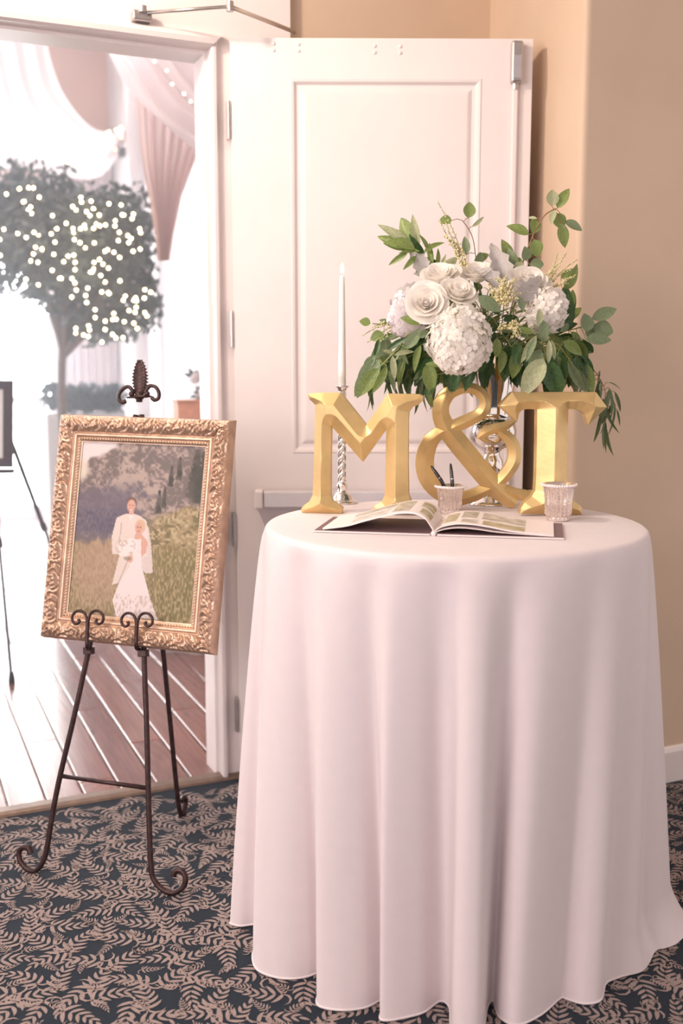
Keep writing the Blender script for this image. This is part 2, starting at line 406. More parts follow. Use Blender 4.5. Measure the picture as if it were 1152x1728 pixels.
# hinges
for (y0, y1) in ((172, 236), (521, 590), (868, 918), (1176, 1234)):
    zc = at_y(398, (y0 + y1) / 2, 3.45).z; hh = .058
    b = MB(); b.tube([d(-.006, .004, zc - hh), d(-.006, .004, zc + hh)], .0055, 10)
    for kz in (-.035, -.012, .012, .035): b.tube([d(-.006, .004, zc + kz - .0012), d(-.006, .004, zc + kz + .0012)], .0063, 10)
    hg = b.build('hinge', M_STEEL, door, angle=40)
    b = MB(); b.abox((-.016, -.03, zc - hh), (-.008, -.002, zc + hh), d); b.build('hinge_leaf', M_STEEL, hg)
# closer bolt caps
for x in (461.5, 503.5, 632, 675):
    for y in (0, 1):
        u, z_ = on_door(x, 74 + (x - 461) * .021 + y * 11)
        b = MB()
        pr = [(.0062 * math.cos(t), .0045 * math.sin(t)) for t in [i * math.pi / 10 for i in range(6)]]
        b.grid([[d(u + r * math.cos(q), h, z_ + r * math.sin(q)) for q in [i * math.pi / 6 for i in range(12)]] for r, h in pr[:-1] + [(1e-5, .0045)]], True)
        b.build('bolt_cap', M_WHITE, door, smooth=True)
# vertical rod latch at the free edge
u0, z1 = on_door(861, 73); u1, z0 = on_door(877, 143)
b = MB(); b.abox((u0, 0, z0), (u1 + .003, .034, z1), d); lt = b.build('latch_case', M_STEEL, door, bevel=.006)
b = MB(); b.abox((u0 + .005, .034, z0 + .012), (u1 - .003, .0365, z1 - .045), d); b.build('latch_cover', mat('satin_grey', (.50, .48, .52), .35, .5, var=.05), lt)
b = MB(); b.tube([d((u0 + u1) / 2, .012, z0 - .018), d((u0 + u1) / 2, .012, z0 + .005)], .010, 10); b.build('latch_collar', M_STEEL, lt)
b = MB(); b.abox(((u0 + u1) / 2 - .009, 0, .05), ((u0 + u1) / 2 + .009, .016, z0 - .01), d); b.build('rod_cover', M_WHITE, door, bevel=.004)
# exit push bar
u0, z1 = on_door(429, 828, .05); _, z0 = on_door(429, 859, .05); ue = on_door(858, 840, .05)[0]
b = MB(); b.abox((u0, 0, z0), (u0 + .028, .062, z1), d); pb = b.build('push_bar_end', M_WHITE, door, bevel=.006)
b = MB(); b.abox((u0 + .030, .012, z0 + .004), (ue, .055, z1 - .003), d); b.build('push_bar', mat('push_bar_paint', (.74, .70, .74), .3, .15, var=.03), door, bevel=.005)
# closer arm from head to the back of the door
s0 = on_wall(240, 22, -.02); el = at_y(388, 11, 3.30); s1 = at_y(497, 54, 3.495)
b = MB(); b.tube([s0 + (el - s0) * .06, el], .0055, 10); ca = b.build('closer_arm', M_STEEL, door, smooth=True)
b = MB(); b.tube([el, s1], .0065, 10); b.build('closer_forearm', mat('closer_tan', (.62, .50, .42), .4, .4, var=.05), ca, smooth=True)
b = MB(); b.tube([el - Vector((0, 0, .014)), el + Vector((0, 0, .014))], .011, 12); b.build('elbow', M_STEEL, ca, angle=40)
b = MB(); b.abox((wa(s0) - .030, -.024, s0.z - .022), (wa(s0) + .030, .018, s0.z + .008), w); sh = b.build('shoe', M_STEEL, ca, bevel=.005)
b = MB(); b.tube([s0 + Vector((0, 0, .0)) + WB * -.006, s0 + Vector((0, 0, .018)) + WB * -.006], .013, 12); b.build('shoe_screw', M_STEEL, sh)
b = MB(); b.abox((.13, -.10, DH - .11), (.42, -.045, DH - .03), d); b.build('closer_body', M_STEEL, door, bevel=.006)

# ================================================================== HALL BEYOND THE DOORWAY
HB, HA = 6.9, 1.05
b = MB(); b.abox((-6, HB, 0), (HA + .2, HB + .15, 5.2), w); struct(b.build('wall_hall_back', M_HALLW), 'rose tan far wall of the hall', 'wall')
b = MB(); b.abox((HA, .125, 0), (HA + .15, HB, 5.2), w); struct(b.build('wall_hall_side', M_HALLS), 'pale lilac side wall of the hall', 'wall')
b = MB(); b.abox((-6.2, .0, 5.2), (HA + .2, HB + .2, 5.3), w); struct(b.build('ceiling_hall', M_CEIL), 'hall ceiling above the drapes', 'ceiling')
b = MB(); b.abox((-6.15, .125, 0), (-6, HB, 5.2), w); struct(b.build('wall_hall_left', M_HALLS), 'left wall of the hall', 'wall')
area('hall_daylight', w(-4.6, 3.2, 2.6), w(.3, 4.5, .8), 2.6, 3.4, 90, (.94, .92, 1.0))
area('hall_fill_light', w(-1.2, 3.2, 4.9), w(-.8, 4.2, 0), 3.0, 3.0, 105, (1.0, .89, .90))  # unseen overhead fill, added to lift the hall's brightness

hz_m = bpy.data.materials.new('glare_haze'); hz_m.use_nodes = True; nt = hz_m.node_tree; nt.nodes.clear()
vo_ = nt.nodes.new('ShaderNodeVolumeScatter'); vo_.inputs['Color'].default_value = (.90, .90, 1, 1); vo_.inputs['Density'].default_value = .115; vo_.inputs['Anisotropy'].default_value = .35
ou_ = nt.nodes.new('ShaderNodeOutputMaterial'); nt.links.new(vo_.outputs[0], ou_.inputs['Volume'])
b = MB(); b.abox((-5.9, .3, .01), (HA - .02, HB - .07, 5.1), w); hzo = b.build('glare_haze', hz_m); tag(hzo, 'added haze volume standing in for lens glare over the hall', 'haze', kind='stuff')  # scatter volume added to imitate veiling lens glare

# glazed doors at the far wall: each lights up with daylight
def glazed(nm, a0, a1, z1, label, handle=None):
    e = empty(nm, w((a0 + a1) / 2, HB, 0)); struct(e, label, 'glass door')
    fw = .075; b = MB()
    b.abox((a0, HB - .06, 0), (a0 + fw, HB, z1), w); b.build('stile', M_WHITE, e)
    b = MB(); b.abox((a1 - fw, HB - .06, 0), (a1, HB, z1), w); b.build('stile', M_WHITE, e)
    for z_ in (0.0, z1 * .36, z1 * .68, z1 - fw):
        b = MB(); b.abox((a0 + fw, HB - .055, z_), (a1 - fw, HB, z_ + (fw if z_ else .12)), w); b.build('rail', M_WHITE, e)
    zz = [.12, z1 * .36, z1 * .36 + fw, z1 * .68, z1 * .68 + fw, z1 - fw]
    for i in range(3):
        b = MB(); b.abox((a0 + fw, HB - .03, zz[2 * i]), (a1 - fw, HB - .02, zz[2 * i + 1]), w); b.build('pane', M_GLOW, e)
    if handle:
        b = MB(); b.abox((a0 + fw * .2, HB - .12, handle), (a0 + fw * .2 + .16, HB - .09, handle + .045), w); b.build('handle', M_STEEL, e, bevel=.006)
    return e
aw = wa(on_wall(128, 700, HB))
for i in range(4):
    a1 = aw - i * 1.0
    glazed('window_%d' % (i + 1), a1 - .95, a1, 3.0, ['bright glazed door nearest the hall corner, behind the lit tree', 'bright glazed door second from the hall corner, at the left picture edge',
           'bright glazed door third from the hall corner', 'bright glazed door fourth from the hall corner'][i], .98 if i == 0 else None)

# sheer curtain panel on the far wall above the tree
def hanging(name, m, label, cat, a0, a1, z0, z1, bpos, folds, amp, parent=None):
    b = MB(); n = folds * 8; P = []
    for j in range(6):
        zz = z0 + (z1 - z0) * j / 5
        P.append([w(a0 + (a1 - a0) * i / n, bpos + amp * math.sin(2 * math.pi * folds * i / n) * (1 + .2 * math.sin(i)), zz) for i in range(n + 1)])
    b.grid(P); o = b.build(name, m, parent, smooth=True)
    return tag(o, label, cat) if parent is None else o
ca0, ca1 = wa(on_wall(70, 300, HB - .12)), wa(on_wall(186, 300, HB - .12))
hanging('curtain', mat('pink_sheer', (.74, .60, .62), .8, var=.03), 'pleated pink curtain hanging on the far hall wall behind the lit tree', 'curtain', ca0, ca1, .9, 3.6, HB - .14, 9, .05)
# tied-back drape by the side wall
b = MB(); P = []
rows = [(120, 222, 372, 6.2), (255, 236, 335, 6.2), (330, 250, 306, 6.2), (400, 262, 292, 6.2), (440, 266, 286, 6.2), (520, 256, 292, 6.0), (640, 250, 294, 6.0), (760, 248, 298, 6.0)]
for (y, x0, x1, Y) in rows:
    P.append([at_y(x0 + (x1 - x0) * i / 40, y, Y + .035 * math.sin(i * 1.1) + .02 * math.sin(i * 2.3)) for i in range(41)])
b.grid(P[:5]); dr = b.build('tied_drape', M_CURTAIN, smooth=True); tag(dr, 'rose drape gathered and tied back beside the pale hall side wall', 'drape')
# white column at the hall corner
cpx = at_y(240, 700, 8.6); b = MB()
b.lathe((cpx.x, cpx.y, 0), [(.10, 0), (.10, .25), (.075, .3), (.07, 4.9), (.10, 5.0), (.10, 5.2)], 24); tag(b.build('column', M_HALLS, angle=30), 'slim pale column standing near the hall corner', 'column')

# ceiling swags of sheer fabric
def swag(name, label, e1, e2, folds, amp, lights):
    A = spline([at_y(x, y, Y) for x, y, Y in e1], 10); B = spline([at_y(x, y, Y) for x, y, Y in e2], 10)
    n = folds * 8; P = []
    for i in range(len(A)):
        r_ = []
        for j in range(n + 1):
            t = j / n; p = A[i].lerp(B[i], t); f = amp * math.sin(2 * math.pi * folds * t + .6 * math.sin(i * .25))
            r_.append(p + Vector((.2 * f, -f, .25 * f)))
        P.append(r_)
    b = MB(); b.grid(P); o = b.build(name, M_SHEER, smooth=True); tag(o, label, 'ceiling drape')
    return A, B
Aa, Ab = swag('fabric_swag', 'white sheer swag looping down from the hall ceiling to the far corner',
     [(60, -60, 7.2), (76, 60, 7.4), (104, 150, 7.8), (150, 214, 8.3), (190, 226, 8.8), (214, 222, 9.0)],
     [(-120, -60, 6.9), (-90, 120, 7.0), (-30, 262, 7.3), (80, 292, 7.9), (165, 296, 8.5), (214, 236, 9.0)], 5, .05, 1)
Ba, Bb = swag('fabric_swag', 'white sheer swag sweeping across the top right corner of the doorway',
     [(120, -60, 6.6), (172, 66, 6.3), (212, 138, 6.1), (262, 200, 5.9), (320, 244, 5.8), (420, 300, 5.6)],
     [(330, -120, 6.4), (360, -20, 6.2), (390, 40, 6.0), (430, 90, 5.9), (455, 130, 5.8), (480, 180, 5.6)], 6, .05, 1)

def bulb_mesh(r):
    b = MB(); b.ball((0, 0, 0), r, 6, 4); return b.mesh('bulb', M_BULB, True)
BULB = bulb_mesh(.0085); BULB2 = bulb_mesh(.005)
def lights(label, pts, group=None, bm=None):
    b = MB(); b.tube(pts, .0015, 4); o = b.build('fairy_lights', M_WIRE); tag(o, label, 'string lights', group)
    for p in pts: inst('bulb', bm or BULB, Matrix.Translation(p + Vector((random.uniform(-.02, .02), -.015, random.uniform(-.02, .02)))), o)
ln = [Aa[i].lerp(Ab[i], .72) + Vector((0, -.09, 0)) for i in range(3, len(Aa), 3)]
lights('tiny warm lights strung inside the left fabric swag', ln, None, BULB2)
lights('bright cluster of tiny lights at the swag end near the hall corner', [at_y(x, y, 8.7) for x, y in ((160, 226), (168, 224), (172, 231), (180, 228), (187, 226), (196, 224), (203, 222), (207, 219), (206, 227))])
lights('tiny warm lights strung inside the right fabric swag', [Ba[i].lerp(Bb[i], .3) + Vector((0, -.09, 0)) for i in range(12, len(Ba) - 8, 3)], None, BULB2)

# wall speaker
sp = at_y(204, 257, 8.9); b = MB(); b.box(sp, WT, WB, (0, 0, 1), .07, .08, .075)
e = b.build('wall_speaker', M_BLACK, bevel=.012); tag(e, 'small black speaker on the hall wall below the swag end', 'speaker')
b = MB(); b.tube([sp, sp + WB * .3 + Vector((.02, 0, .02))], .01, 8); b.build('bracket', M_BLACK, e)

# lit tree
TY = 6.6
tb = at_y(112, 985, TY); tb.z = 0
tree = empty('lit_tree', tb); tag(tree, 'leafy tree wrapped in fairy lights inside the hall', 'tree')
b = MB()
top = at_y(112, 540, TY)
b.tube(spline([tb, tb + Vector((.02, 0, .5)), at_y(104, 640, TY), top], 6), [.035] * 6 + [.03] * 6 + [.025] * 7, 8)
lobes = [(5, 355, .32, .24, .4), (60, 335, .30, .20, .4), (100, 400, .42, .32, .5), (150, 395, .38, .27, .5), (205, 385, .25, .25, .4), (168, 465, .34, .28, .45), (215, 448, .18, .20, .3), (232, 515, .15, .17, .25), (175, 548, .26, .13, .3), (112, 470, .28, .24, .4), (35, 430, .34, .26, .45)]
for (x, y, rx, rz, ry) in lobes:
    b.tube(spline([at_y(108, 600, TY), at_y((108 + x) / 2 + 5, (560 + y) / 2, TY + random.uniform(-.1, .1)), at_y(x, y, TY)], 4), [.02] * 4 + [.014] * 4 + [.007], 6)
b.build('trunk', M_BARK, tree, smooth=True)
b = MB(); lightpts = []
for (x, y, rx, rz, ry) in lobes:
    c = at_y(x, y, TY)
    for i in range(int(2100 * rx * rz / .16)):
        v = Vector(rng.normal(size=3)); v.normalize(); v *= random.random() ** .5 * (1.0 if random.random() < .85 else 1.22)
        p = c + Vector((v.x * rx, v.y * ry, v.z * rz))
        dr_ = Vector(rng.normal(size=3)).normalized(); nr = dr_.orthogonal().normalized()
        L = random.uniform(.04, .075); Wd = L * .28
        b.add([p, p + dr_ * L * .5 + nr * Wd, p + dr_ * L, p + dr_ * L * .5 - nr * Wd], [(0, 1, 2, 3)])
fo = b.build('foliage', M_TLEAF, tree); fo['kind'] = 'stuff'
LP = []
zl = [(150, 315), (187, 305), (232, 310), (140, 390), (175, 385), (265, 380), (220, 420), (65, 328), (190, 460), (228, 485), (350, 482), (470, 440), (495, 432), (540, 385), (550, 415), (600, 405), (635, 450), (580, 470), (610, 482), (645, 490), (660, 530), (690, 540), (722, 410), (825, 445), (760, 505), (800, 512), (840, 500), (890, 525), (920, 485), (935, 565), (790, 565), (792, 600), (845, 615), (860, 655), (925, 630), (785, 670), (848, 690), (882, 738), (945, 715), (820, 795), (440, 535), (470, 560), (498, 595), (525, 565), (555, 560), (575, 588), (620, 600), (655, 540), (480, 655), (382, 695), (365, 600), (360, 640), (290, 740), (295, 715), (228, 685), (255, 585), (255, 640), (190, 660), (262, 790), (215, 765), (215, 820), (375, 842), (445, 755), (430, 790), (515, 775), (525, 800), (487, 853), (595, 725), (618, 665), (520, 700), (660, 780), (685, 820), (725, 720), (715, 755), (778, 747), (610, 850), (635, 875), (600, 895), (660, 905), (625, 830), (748, 845), (825, 935), (730, 960), (670, 985), (410, 925), (435, 935), (497, 910), (522, 938), (500, 970), (497, 1035), (585, 1000), (588, 1030), (595, 1060), (710, 1025), (748, 1032), (820, 1045), (845, 1015), (900, 1040), (925, 1055), (900, 1085), (910, 1105), (875, 1130), (985, 1030), (995, 985), (955, 980), (660, 1115), (650, 1180), (700, 1200), (740, 1210), (765, 1165), (790, 1190), (835, 1185), (885, 1205), (930, 1160), (960, 1135), (990, 1175), (930, 1245), (700, 1262), (755, 1270), (815, 1295), (775, 1315), (685, 1350), (610, 1240), (575, 1225), (550, 1270), (520, 1255), (585, 1290), (500, 1300), (120, 620), (10, 600), (15, 650), (10, 750), (350, 745), (270, 935), (200, 910)]
for i, (x, y) in enumerate(zl):
    LP.append(at_y(x * 290 / 1152, 240 + y * 360 / 1430, TY - .48 + .1 * math.sin(i * 1.7)))
LP.sort(key=lambda p: (round(p.z * 6), p.x))
lights('fairy lights wound through the leafy hall tree', LP)

# planter hedge on the far side
pc = at_y(140, 700, 7.4); hz = pc.z
b = MB(); b.box((pc.x, pc.y, hz / 2 + .02), WT, WB, (0, 0, 1), .55, .3, hz - .02); pl_o = b.build('planter_box', M_LINEN, bevel=.01); tag(pl_o, 'white planter box of low greenery below the lit tree', 'planter')
b = MB()
for i in range(900):
    p = Vector((pc.x, pc.y, hz + .02)) + WT * random.uniform(-.27, .27) + WB * random.uniform(-.14, .14) + Vector((0, 0, random.uniform(0, .17)))
    dr_ = (Vector(rng.normal(size=3)) + Vector((0, 0, .6))).normalized(); nr = dr_.orthogonal().normalized(); L = .06
    b.add([p, p + dr_ * L * .5 + nr * .015, p + dr_ * L, p + dr_ * L * .5 - nr * .015], [(0, 1, 2, 3)])
gr = b.build('greenery', M_TLEAF, pl_o); gr['kind'] = 'stuff'

# side table with flowers and wooden box near the hall side wall
tp = at_y(345, 706, 5.4); tz = tp.z
b = MB(); b.lathe((tp.x, tp.y, 0), [(.36, .0), (.34, .3), (.32, tz - .02), (.30, tz), (.001, tz)], 48, mod=lambda a_, i: 1 + (.05 * math.sin(a_ * 11) if i < 2 else .01 * math.sin(a_ * 11)))
tag(b.build('linen_table', M_LINEN, smooth=True), 'small white draped table just past the door jamb in the hall', 'table')
bx0 = at_y(322, 688, 5.3); b = MB(); b.box((bx0.x, bx0.y, tz + .045), WT, WB, (0, 0, 1), .16, .10, .085)
wbx = b.build('wooden_box', M_WOODBOX, bevel=.004); tag(wbx, 'salmon wooden box on the white table in the hall', 'box')
b = MB(); b.box((bx0.x, bx0.y, tz + .094), WT, WB, (0, 0, 1), .17, .11, .012); b.build('lid', M_WOODBOX, wbx)
fv = at_y(352, 680, 5.5); fe = empty('flower_jar', (fv.x, fv.y, tz)); tag(fe, 'jar of white flowers on the white table in the hall', 'flowers')
b = MB(); b.lathe((fv.x, fv.y, tz), [(.04, 0), (.045, .02), (.045, .08), (.035, .1)], 20); b.build('jar', M_LINEN, fe, smooth=True)
b = MB(); b2 = MB()
for i in range(26):
    v = Vector(rng.normal(size=3)).normalized(); c = Vector((fv.x, fv.y, tz + .17)) + Vector((v.x * .08, v.y * .08, v.z * .07))
    b.ball(c, .028, 7, 5)
    for q in range(5):
        dr_ = Vector(rng.normal(size=3)).normalized(); nr = dr_.orthogonal().normalized(); p = c + v * .01
        b2.add([p, p + dr_ * .03 + nr * .012, p + dr_ * .06, p + dr_ * .03 - nr * .012], [(0, 1, 2, 3)])
b.build('blossoms', M_LAV, fe, smooth=True); b2.build('leaves', M_TLEAF, fe)

# second easel at the left edge of the hall
ez = empty('tripod_easel', at_z(18, 1150)); tag(ez, 'slate grey tripod easel at the left edge of the hall', 'easel')
g0 = at_z(20, 1152); g1 = at_z(-150, 1120); g2 = at_z(150, 1092); apx = at_y(-28, 620, 4.95)
for g, tpt in ((g0, apx.lerp(g0, .04)), (g1, apx), (g2, apx)):
    b = MB(); mid = tpt.lerp(g, .55); b.tube([tpt, mid], .012, 8); b.tube([mid, g + Vector((0, 0, .01))], .008, 8)
    lg = b.build('leg', M_DFRAME, ez)
    b = MB(); b.tube([mid + (tpt - mid).normalized() * .02, mid - (tpt - mid).normalized() * .02], .017, 10); b.build('clamp', M_DFRAME, lg)
    b = MB(); b.lathe((g.x, g.y, 0), [(.016, 0), (.016, .02), (.01, .05)], 10); b.build('foot', M_BLACK, lg)
rest = at_y(-40, 795, 4.76); b = MB(); b.box(rest, (1, 0, 0), (0, 1, 0), (0, 0, 1), .34, .05, .02); b.build('picture_ledge', M_DFRAME, ez)
# framed board on it
c00 = at_y(-175, 789, 4.74); c11 = at_y(22, 640, 4.80)
fr = empty('framed_board', ((c00.x + c11.x) / 2, c00.y, c00.z)); tag(fr, 'slate framed white board on the tripod easel at the left edge', 'picture frame')
fx = Vector((1, 0, 0)); fz = Vector((0, .06, c11.z - c00.z)).normalized(); wF = c11.x - c00.x; hF = (c11.z - c00.z); t_ = .043
for (u0, u1, v0, v1) in ((0, wF, 0, t_), (0, wF, hF - t_, hF), (0, t_, t_, hF - t_), (wF - t_, wF, t_, hF - t_)):
    b = MB(); b.box(c00 + fx * (u0 + u1) / 2 + fz * (v0 + v1) / 2, fx, fx.cross(fz), fz, u1 - u0, .025, v1 - v0); b.build('frame_rail', M_DFRAME, fr, bevel=.003)
b = MB(); b.box(c00 + fx * wF / 2 + fz * hF / 2, fx, fx.cross(fz), fz, wF - 2 * t_, .008, hF - 2 * t_); b.build('board', M_MAT, fr)

# ================================================================== WROUGHT-IRON EASEL WITH GILDED FRAME
FLp, FRp, RFp = at_z(55, 1475), at_z(290, 1512), at_z(303, 1380)
APX = at_y(235, 695, 2.96)
en = (FRp - FLp).cross(APX - FLp).normalized()
if en.y > 0: en = -en
easel = empty('display_easel', ((FLp + FRp + RFp) / 3)); easel.location.z = 0
tag(easel, 'brown wrought-iron display easel with scrolled feet and leaf finial', 'easel')
def ep(x, y, off=0.0): return at_pl(x, y, FLp + en * off, en)
RI = .0078
def iron(name, pts, r=RI, parent=easel, n=10, sm=True):
    b = MB(); b.tube(pts, r, n); return b.build(name, M_IRON, parent, smooth=sm)
lift = Vector((0, 0, RI))
L1 = [ep(229, 700), ep(190, 905), ep(151, 1090), ep(127, 1200), ep(100, 1315), ep(88, 1375), ep(79, 1430), ep(72, 1452), ep(60, 1466), ep(46, 1464), ep(34, 1450), ep(32, 1436), ep(38, 1428), ep(48, 1429), ep(52, 1438)]
L2 = [ep(239, 700), ep(241, 900), ep(243, 1100), ep(247, 1215), ep(250, 1330), ep(252, 1400), ep(255, 1468), ep(263, 1490), ep(278, 1504), ep(294, 1507), ep(309, 1497), ep(313, 1482), ep(306, 1470), ep(296, 1470), ep(292, 1478)]
for L in (L1, L2):
    sp_ = spline(L, 6); mz = min(p.z for p in sp_); sp_ = [p + Vector((0, 0, (RI - mz) * max(0, 1 - p.z / .3))) for p in sp_]
    iron('leg', sp_, [RI] * (len(sp_) - 14) + [RI * (1.0 + .25 * i / 13) for i in range(14)])
rd = (RFp - Vector((APX.x, APX.y, 0))); rn = Vector((-rd.y, rd.x, 0)).normalized()
rn2 = Vector((0, -1, .15)).normalized()
RL = [APX + Vector((0, .01, -.01)), APX.lerp(RFp, .35), APX.lerp(RFp, .7), APX.lerp(RFp, .93)]
fd = Vector((rd.x, rd.y, 0)).normalized() if rd.length > .01 else Vector((0, 1, 0))
fd = Vector((.35, .94, 0)).normalized()
RL += [RFp + Vector((0, 0, RI)) + fd * .008, RFp + fd * .03 + Vector((0, 0, .014)), RFp + fd * .042 + Vector((0, 0, .040)), RFp + fd * .030 + Vector((0, 0, .056)), RFp + fd * .012 + Vector((0, 0, .050))]
iron('leg', spline(RL, 6))
iron('crossbar', [ep(101, 1309), ep(250, 1330)], RI * .8)
# finial: leaf with raised ribs, collar, side scrolls
fb, ft = ep(236, 668), ep(236, 607); fup = (ft - fb); FH = fup.length; fup.normalize(); frt = (FRp - FLp); frt.z = 0; frt = (frt - fup * frt.dot(fup)).normalized(); ffw = en
b = MB(); P = []; N_ = 44
for i in range(N_ + 1):
    t = i / N_; hw = .0235 * (math.sin(math.pi * min(1, (.18 + .82 * t))) ** .75) * (1 + (.10 * (1 if (i % 4) < 2 else -1) if .04 < t < .92 else 0)) * (1 if t < .97 else .3)
    row_ = []
    for j in range(9):
        u = (j - 4) / 4; rib = .003 * math.sin(2 * math.pi * (t * 11 - abs(u) * 1.6)) * abs(u) ** .5
        row_.append(fb + fup * (FH * t + (.008 * abs(u) if t < .95 else 0)) + frt * (hw * u) + ffw * (.010 * (1 - u * u) * (1 - t * .6) + rib))
    for j in range(9):
        u = (4 - j) / 4
        row_.append(fb + fup * (FH * t + (.008 * abs(u) if t < .95 else 0)) + frt * (hw * u * .98) - ffw * .006 * (1 - u * u))
    P.append(row_)
b.grid(P, True); b.build('finial_leaf', M_IRON, easel, smooth=True)
iron('collar', [ep(235, 663), ep(235, 673)], .0125); iron('collar', [ep(235, 672), ep(235, 678)], .009)
for sgn, pts in ((-1, [(226, 664), (218, 653), (208, 656), (201, 665), (201, 674), (206, 679), (212, 677)]), (1, [(244, 663), (252, 652), (262, 653), (268, 663), (267, 672), (261, 675), (256, 671)])):
    iron('side_scroll', spline([ep(x, y, .004) for x, y in pts], 6), [.0055] * 30 + [.0062] * 7)
for x in (222, 248):
    b = MB(); b.ball(ep(x, 665, .008), .0085, 10, 8); b.build('bud', M_IRON, easel, smooth=True)
b = MB(); b.tube([ep(214, 671, .006), ep(235, 669, .008), ep(256, 669, .006)], [.002, .006, .002], 8); b.build('cross_leaf', M_IRON, easel, smooth=True)
# hooks carrying the frame
for cx, cy, lx in ((147, 1033, 150), (230, 1037, 242)):
    hk = []
    hk.append(iron('hook', spline([ep(lx, 1092 + (cx > 200) * 8, 0), ep(cx + 1, 1094, .012), ep(cx, 1091, .055), ep(cx, 1072, .058), ep(cx + 1, 1052, .058), ep(cx + 1, 1046, .058)], 5), .0056))
    for sg in (-1, 1):
        q = [(1, 15), (4, 4), (11, -2), (20, -1), (26, 7), (25, 16), (19, 20), (14, 16), (16, 12)]
        iron('hook_scroll', spline([ep(cx + 1 + sg * dx, cy + dy, .058) for dx, dy in q], 5), .0040, hk[0])
    b = MB(); b.box(ep(lx, 1098 + (cx > 200) * 4, .004), frt, ffw, fup, .026, .022, .02); b.build('hook_clamp', M_IRON, easel, bevel=.002)

# gilded frame
GB = .012
cs = [ep(x, y, .042) for x, y in ((97, 697), (390, 705), (357, 1108), (62, 1075))]
gl = ((cs[3] + cs[0]) / 2); grr = ((cs[1] + cs[2]) / 2)
gu = (grr - gl).normalized(); gv = ((cs[0] + cs[1]) / 2 - (cs[2] + cs[3]) / 2); gv = (gv - gu * gv.dot(gu)).normalized(); gn = gu.cross(gv)
if gn.dot(en) < 0: gn = -gn
gc = (cs[0] + cs[1] + cs[2] + cs[3]) / 4
GW = ((cs[1] - cs[0]).length + (cs[2] - cs[3]).length) / 2; GH = ((cs[3] - cs[0]).length + (cs[2] - cs[1]).length) / 2
g0_ = gc - gu * GW / 2 - gv * GH / 2
def gf(u, v, n): return g0_ + gu * u + gv * v + gn * (n - .034)
gfr = empty('gilded_frame', gf(GW / 2, 0, 0)); tag(gfr, 'ornate gilded picture frame resting on the iron easel', 'picture frame')
RWD = .078
def relief(s, q):
    # base profile
    if q < .006: h = .022 * (q / .006)
    elif q < .050: h = .022 + .014 * math.sin(math.pi * (q - .006) / .044 * .85 + .25)
    elif q < .054: h = .020
    elif q < .064: h = .0245 - .0015 * ((q - .059) / .005) ** 2
    elif q < .0665: h = .016
    elif q < .0735: h = .017
    else: h = .013
    if .005 < q < .051:
        x = (q - .028) / .023; L = .086
        c = (s / L) % 1.0; xs = (c - .5) * 2
        e_ = max(0, 1 - x ** 4)
        # fanned acanthus flutes about the motif root, plus scroll volutes between motifs
        a_ = math.atan2(xs * 1.5, x + 1.25); r_ = math.hypot(xs * 1.5, x + 1.25)
        fl = math.cos(a_ * 11 + 2.2 * math.sin(r_ * 3.2)) * min(1, r_ * 1.1)
        dx = abs(xs) - 1.0; sp = math.atan2(x - .2, dx * 1.9); rr = math.hypot(x - .2, dx * 1.9)
        vol = math.cos(sp * 1 + rr * 11) * math.exp(-(rr / .75) ** 2)
        k_ = math.exp(-(rr / .7) ** 2)
        h += e_ * (.0046 * fl * (1 - k_) + .0055 * vol + .0016 * math.sin(s * 410 + 60 * q * 6))
    return h
def rail(length, place, name='frame_rail'):
    ns = int(length / .0028); P = []
    qs = [0, .003, .006] + [.006 + .044 * i / 17 for i in range(1, 18)] + [.0502, .0538, .0542, .057, .059, .061, .0638, .0642, .0663, .0667, .0733, .0737, RWD]
    for q in qs:
        P.append([place(s_, q, relief(s_ - length / 2 + 50 * .086, q) if True else 0) for s_ in [q + (length - 2 * q) * i / ns for i in range(ns + 1)]])
    P.insert(0, [place(length * i / ns, 0, -.006) for i in range(ns + 1)])
    b = MB(); b.grid(P); return b.build(name, M_FRAMEGOLD, gfr, smooth=True)
rail(GW, lambda s_, q, h: gf(s_, GH - q, h)); rail(GW, lambda s_, q, h: gf(s_, q, h))
rail(GH, lambda s_, q, h: gf(q, s_, h)); rail(GH, lambda s_, q, h: gf(GW - q, s_, h))
b = MB()
per = []
q = .070; st = .0085
for i in range(int((GW - 2 * q) / st) + 1): per += [(q + i * st, q), (q + i * st, GH - q)]
for i in range(int((GH - 2 * q) / st) + 1): per += [(q, q + i * st), (GW - q, q + i * st)]
for u, v in per: b.ball(gf(u, v, .0185), .0030, 6, 4)
bt = b.build('bead_trim', mat('bright_gilt', (.80, .60, .44), .3, .7, var=.08), gfr, smooth=True); bt['kind'] = 'stuff'
b = MB(); b.box(gf(GW / 2, GH / 2, .002), gu, gv, gn, GW - .01, GH - .01, .008); b.build('backing', M_BLACK, gfr)

# portrait print: per-point colours of a mountain meadow and a couple in white
NX, NY = 190, 250
U, V = np.meshgrid(np.linspace(0, 1, NX), np.linspace(0, 1, NY))          # V: 0 top, 1 bottom
def vnoise(sx, sy, seed):
    r = np.random.default_rng(seed); g = r.random((sy + 2, sx + 2)); x = U * sx; y = V * sy
    xi = x.astype(int); yi = y.astype(int); fx_ = x - xi; fy = y - yi
    fx_ = fx_ * fx_ * (3 - 2 * fx_); fy = fy * fy * (3 - 2 * fy)
    return (g[yi, xi] * (1 - fx_) + g[yi, xi + 1] * fx_) * (1 - fy) + (g[yi + 1, xi] * (1 - fx_) + g[yi + 1, xi + 1] * fx_) * fy
n1 = vnoise(8, 10, 1); n2 = vnoise(24, 30, 2); n3 = vnoise(60, 80, 3); n4 = vnoise(110, 60, 4); nn_ = .35 * n1 + .3 * n2 + .35 * n3
C3 = np.zeros((NY, NX, 3))
def blend(c, m):
    global C3
    m = np.clip(m, 0, 1)[..., None]; C3 = C3 * (1 - m) + np.array(c) * m
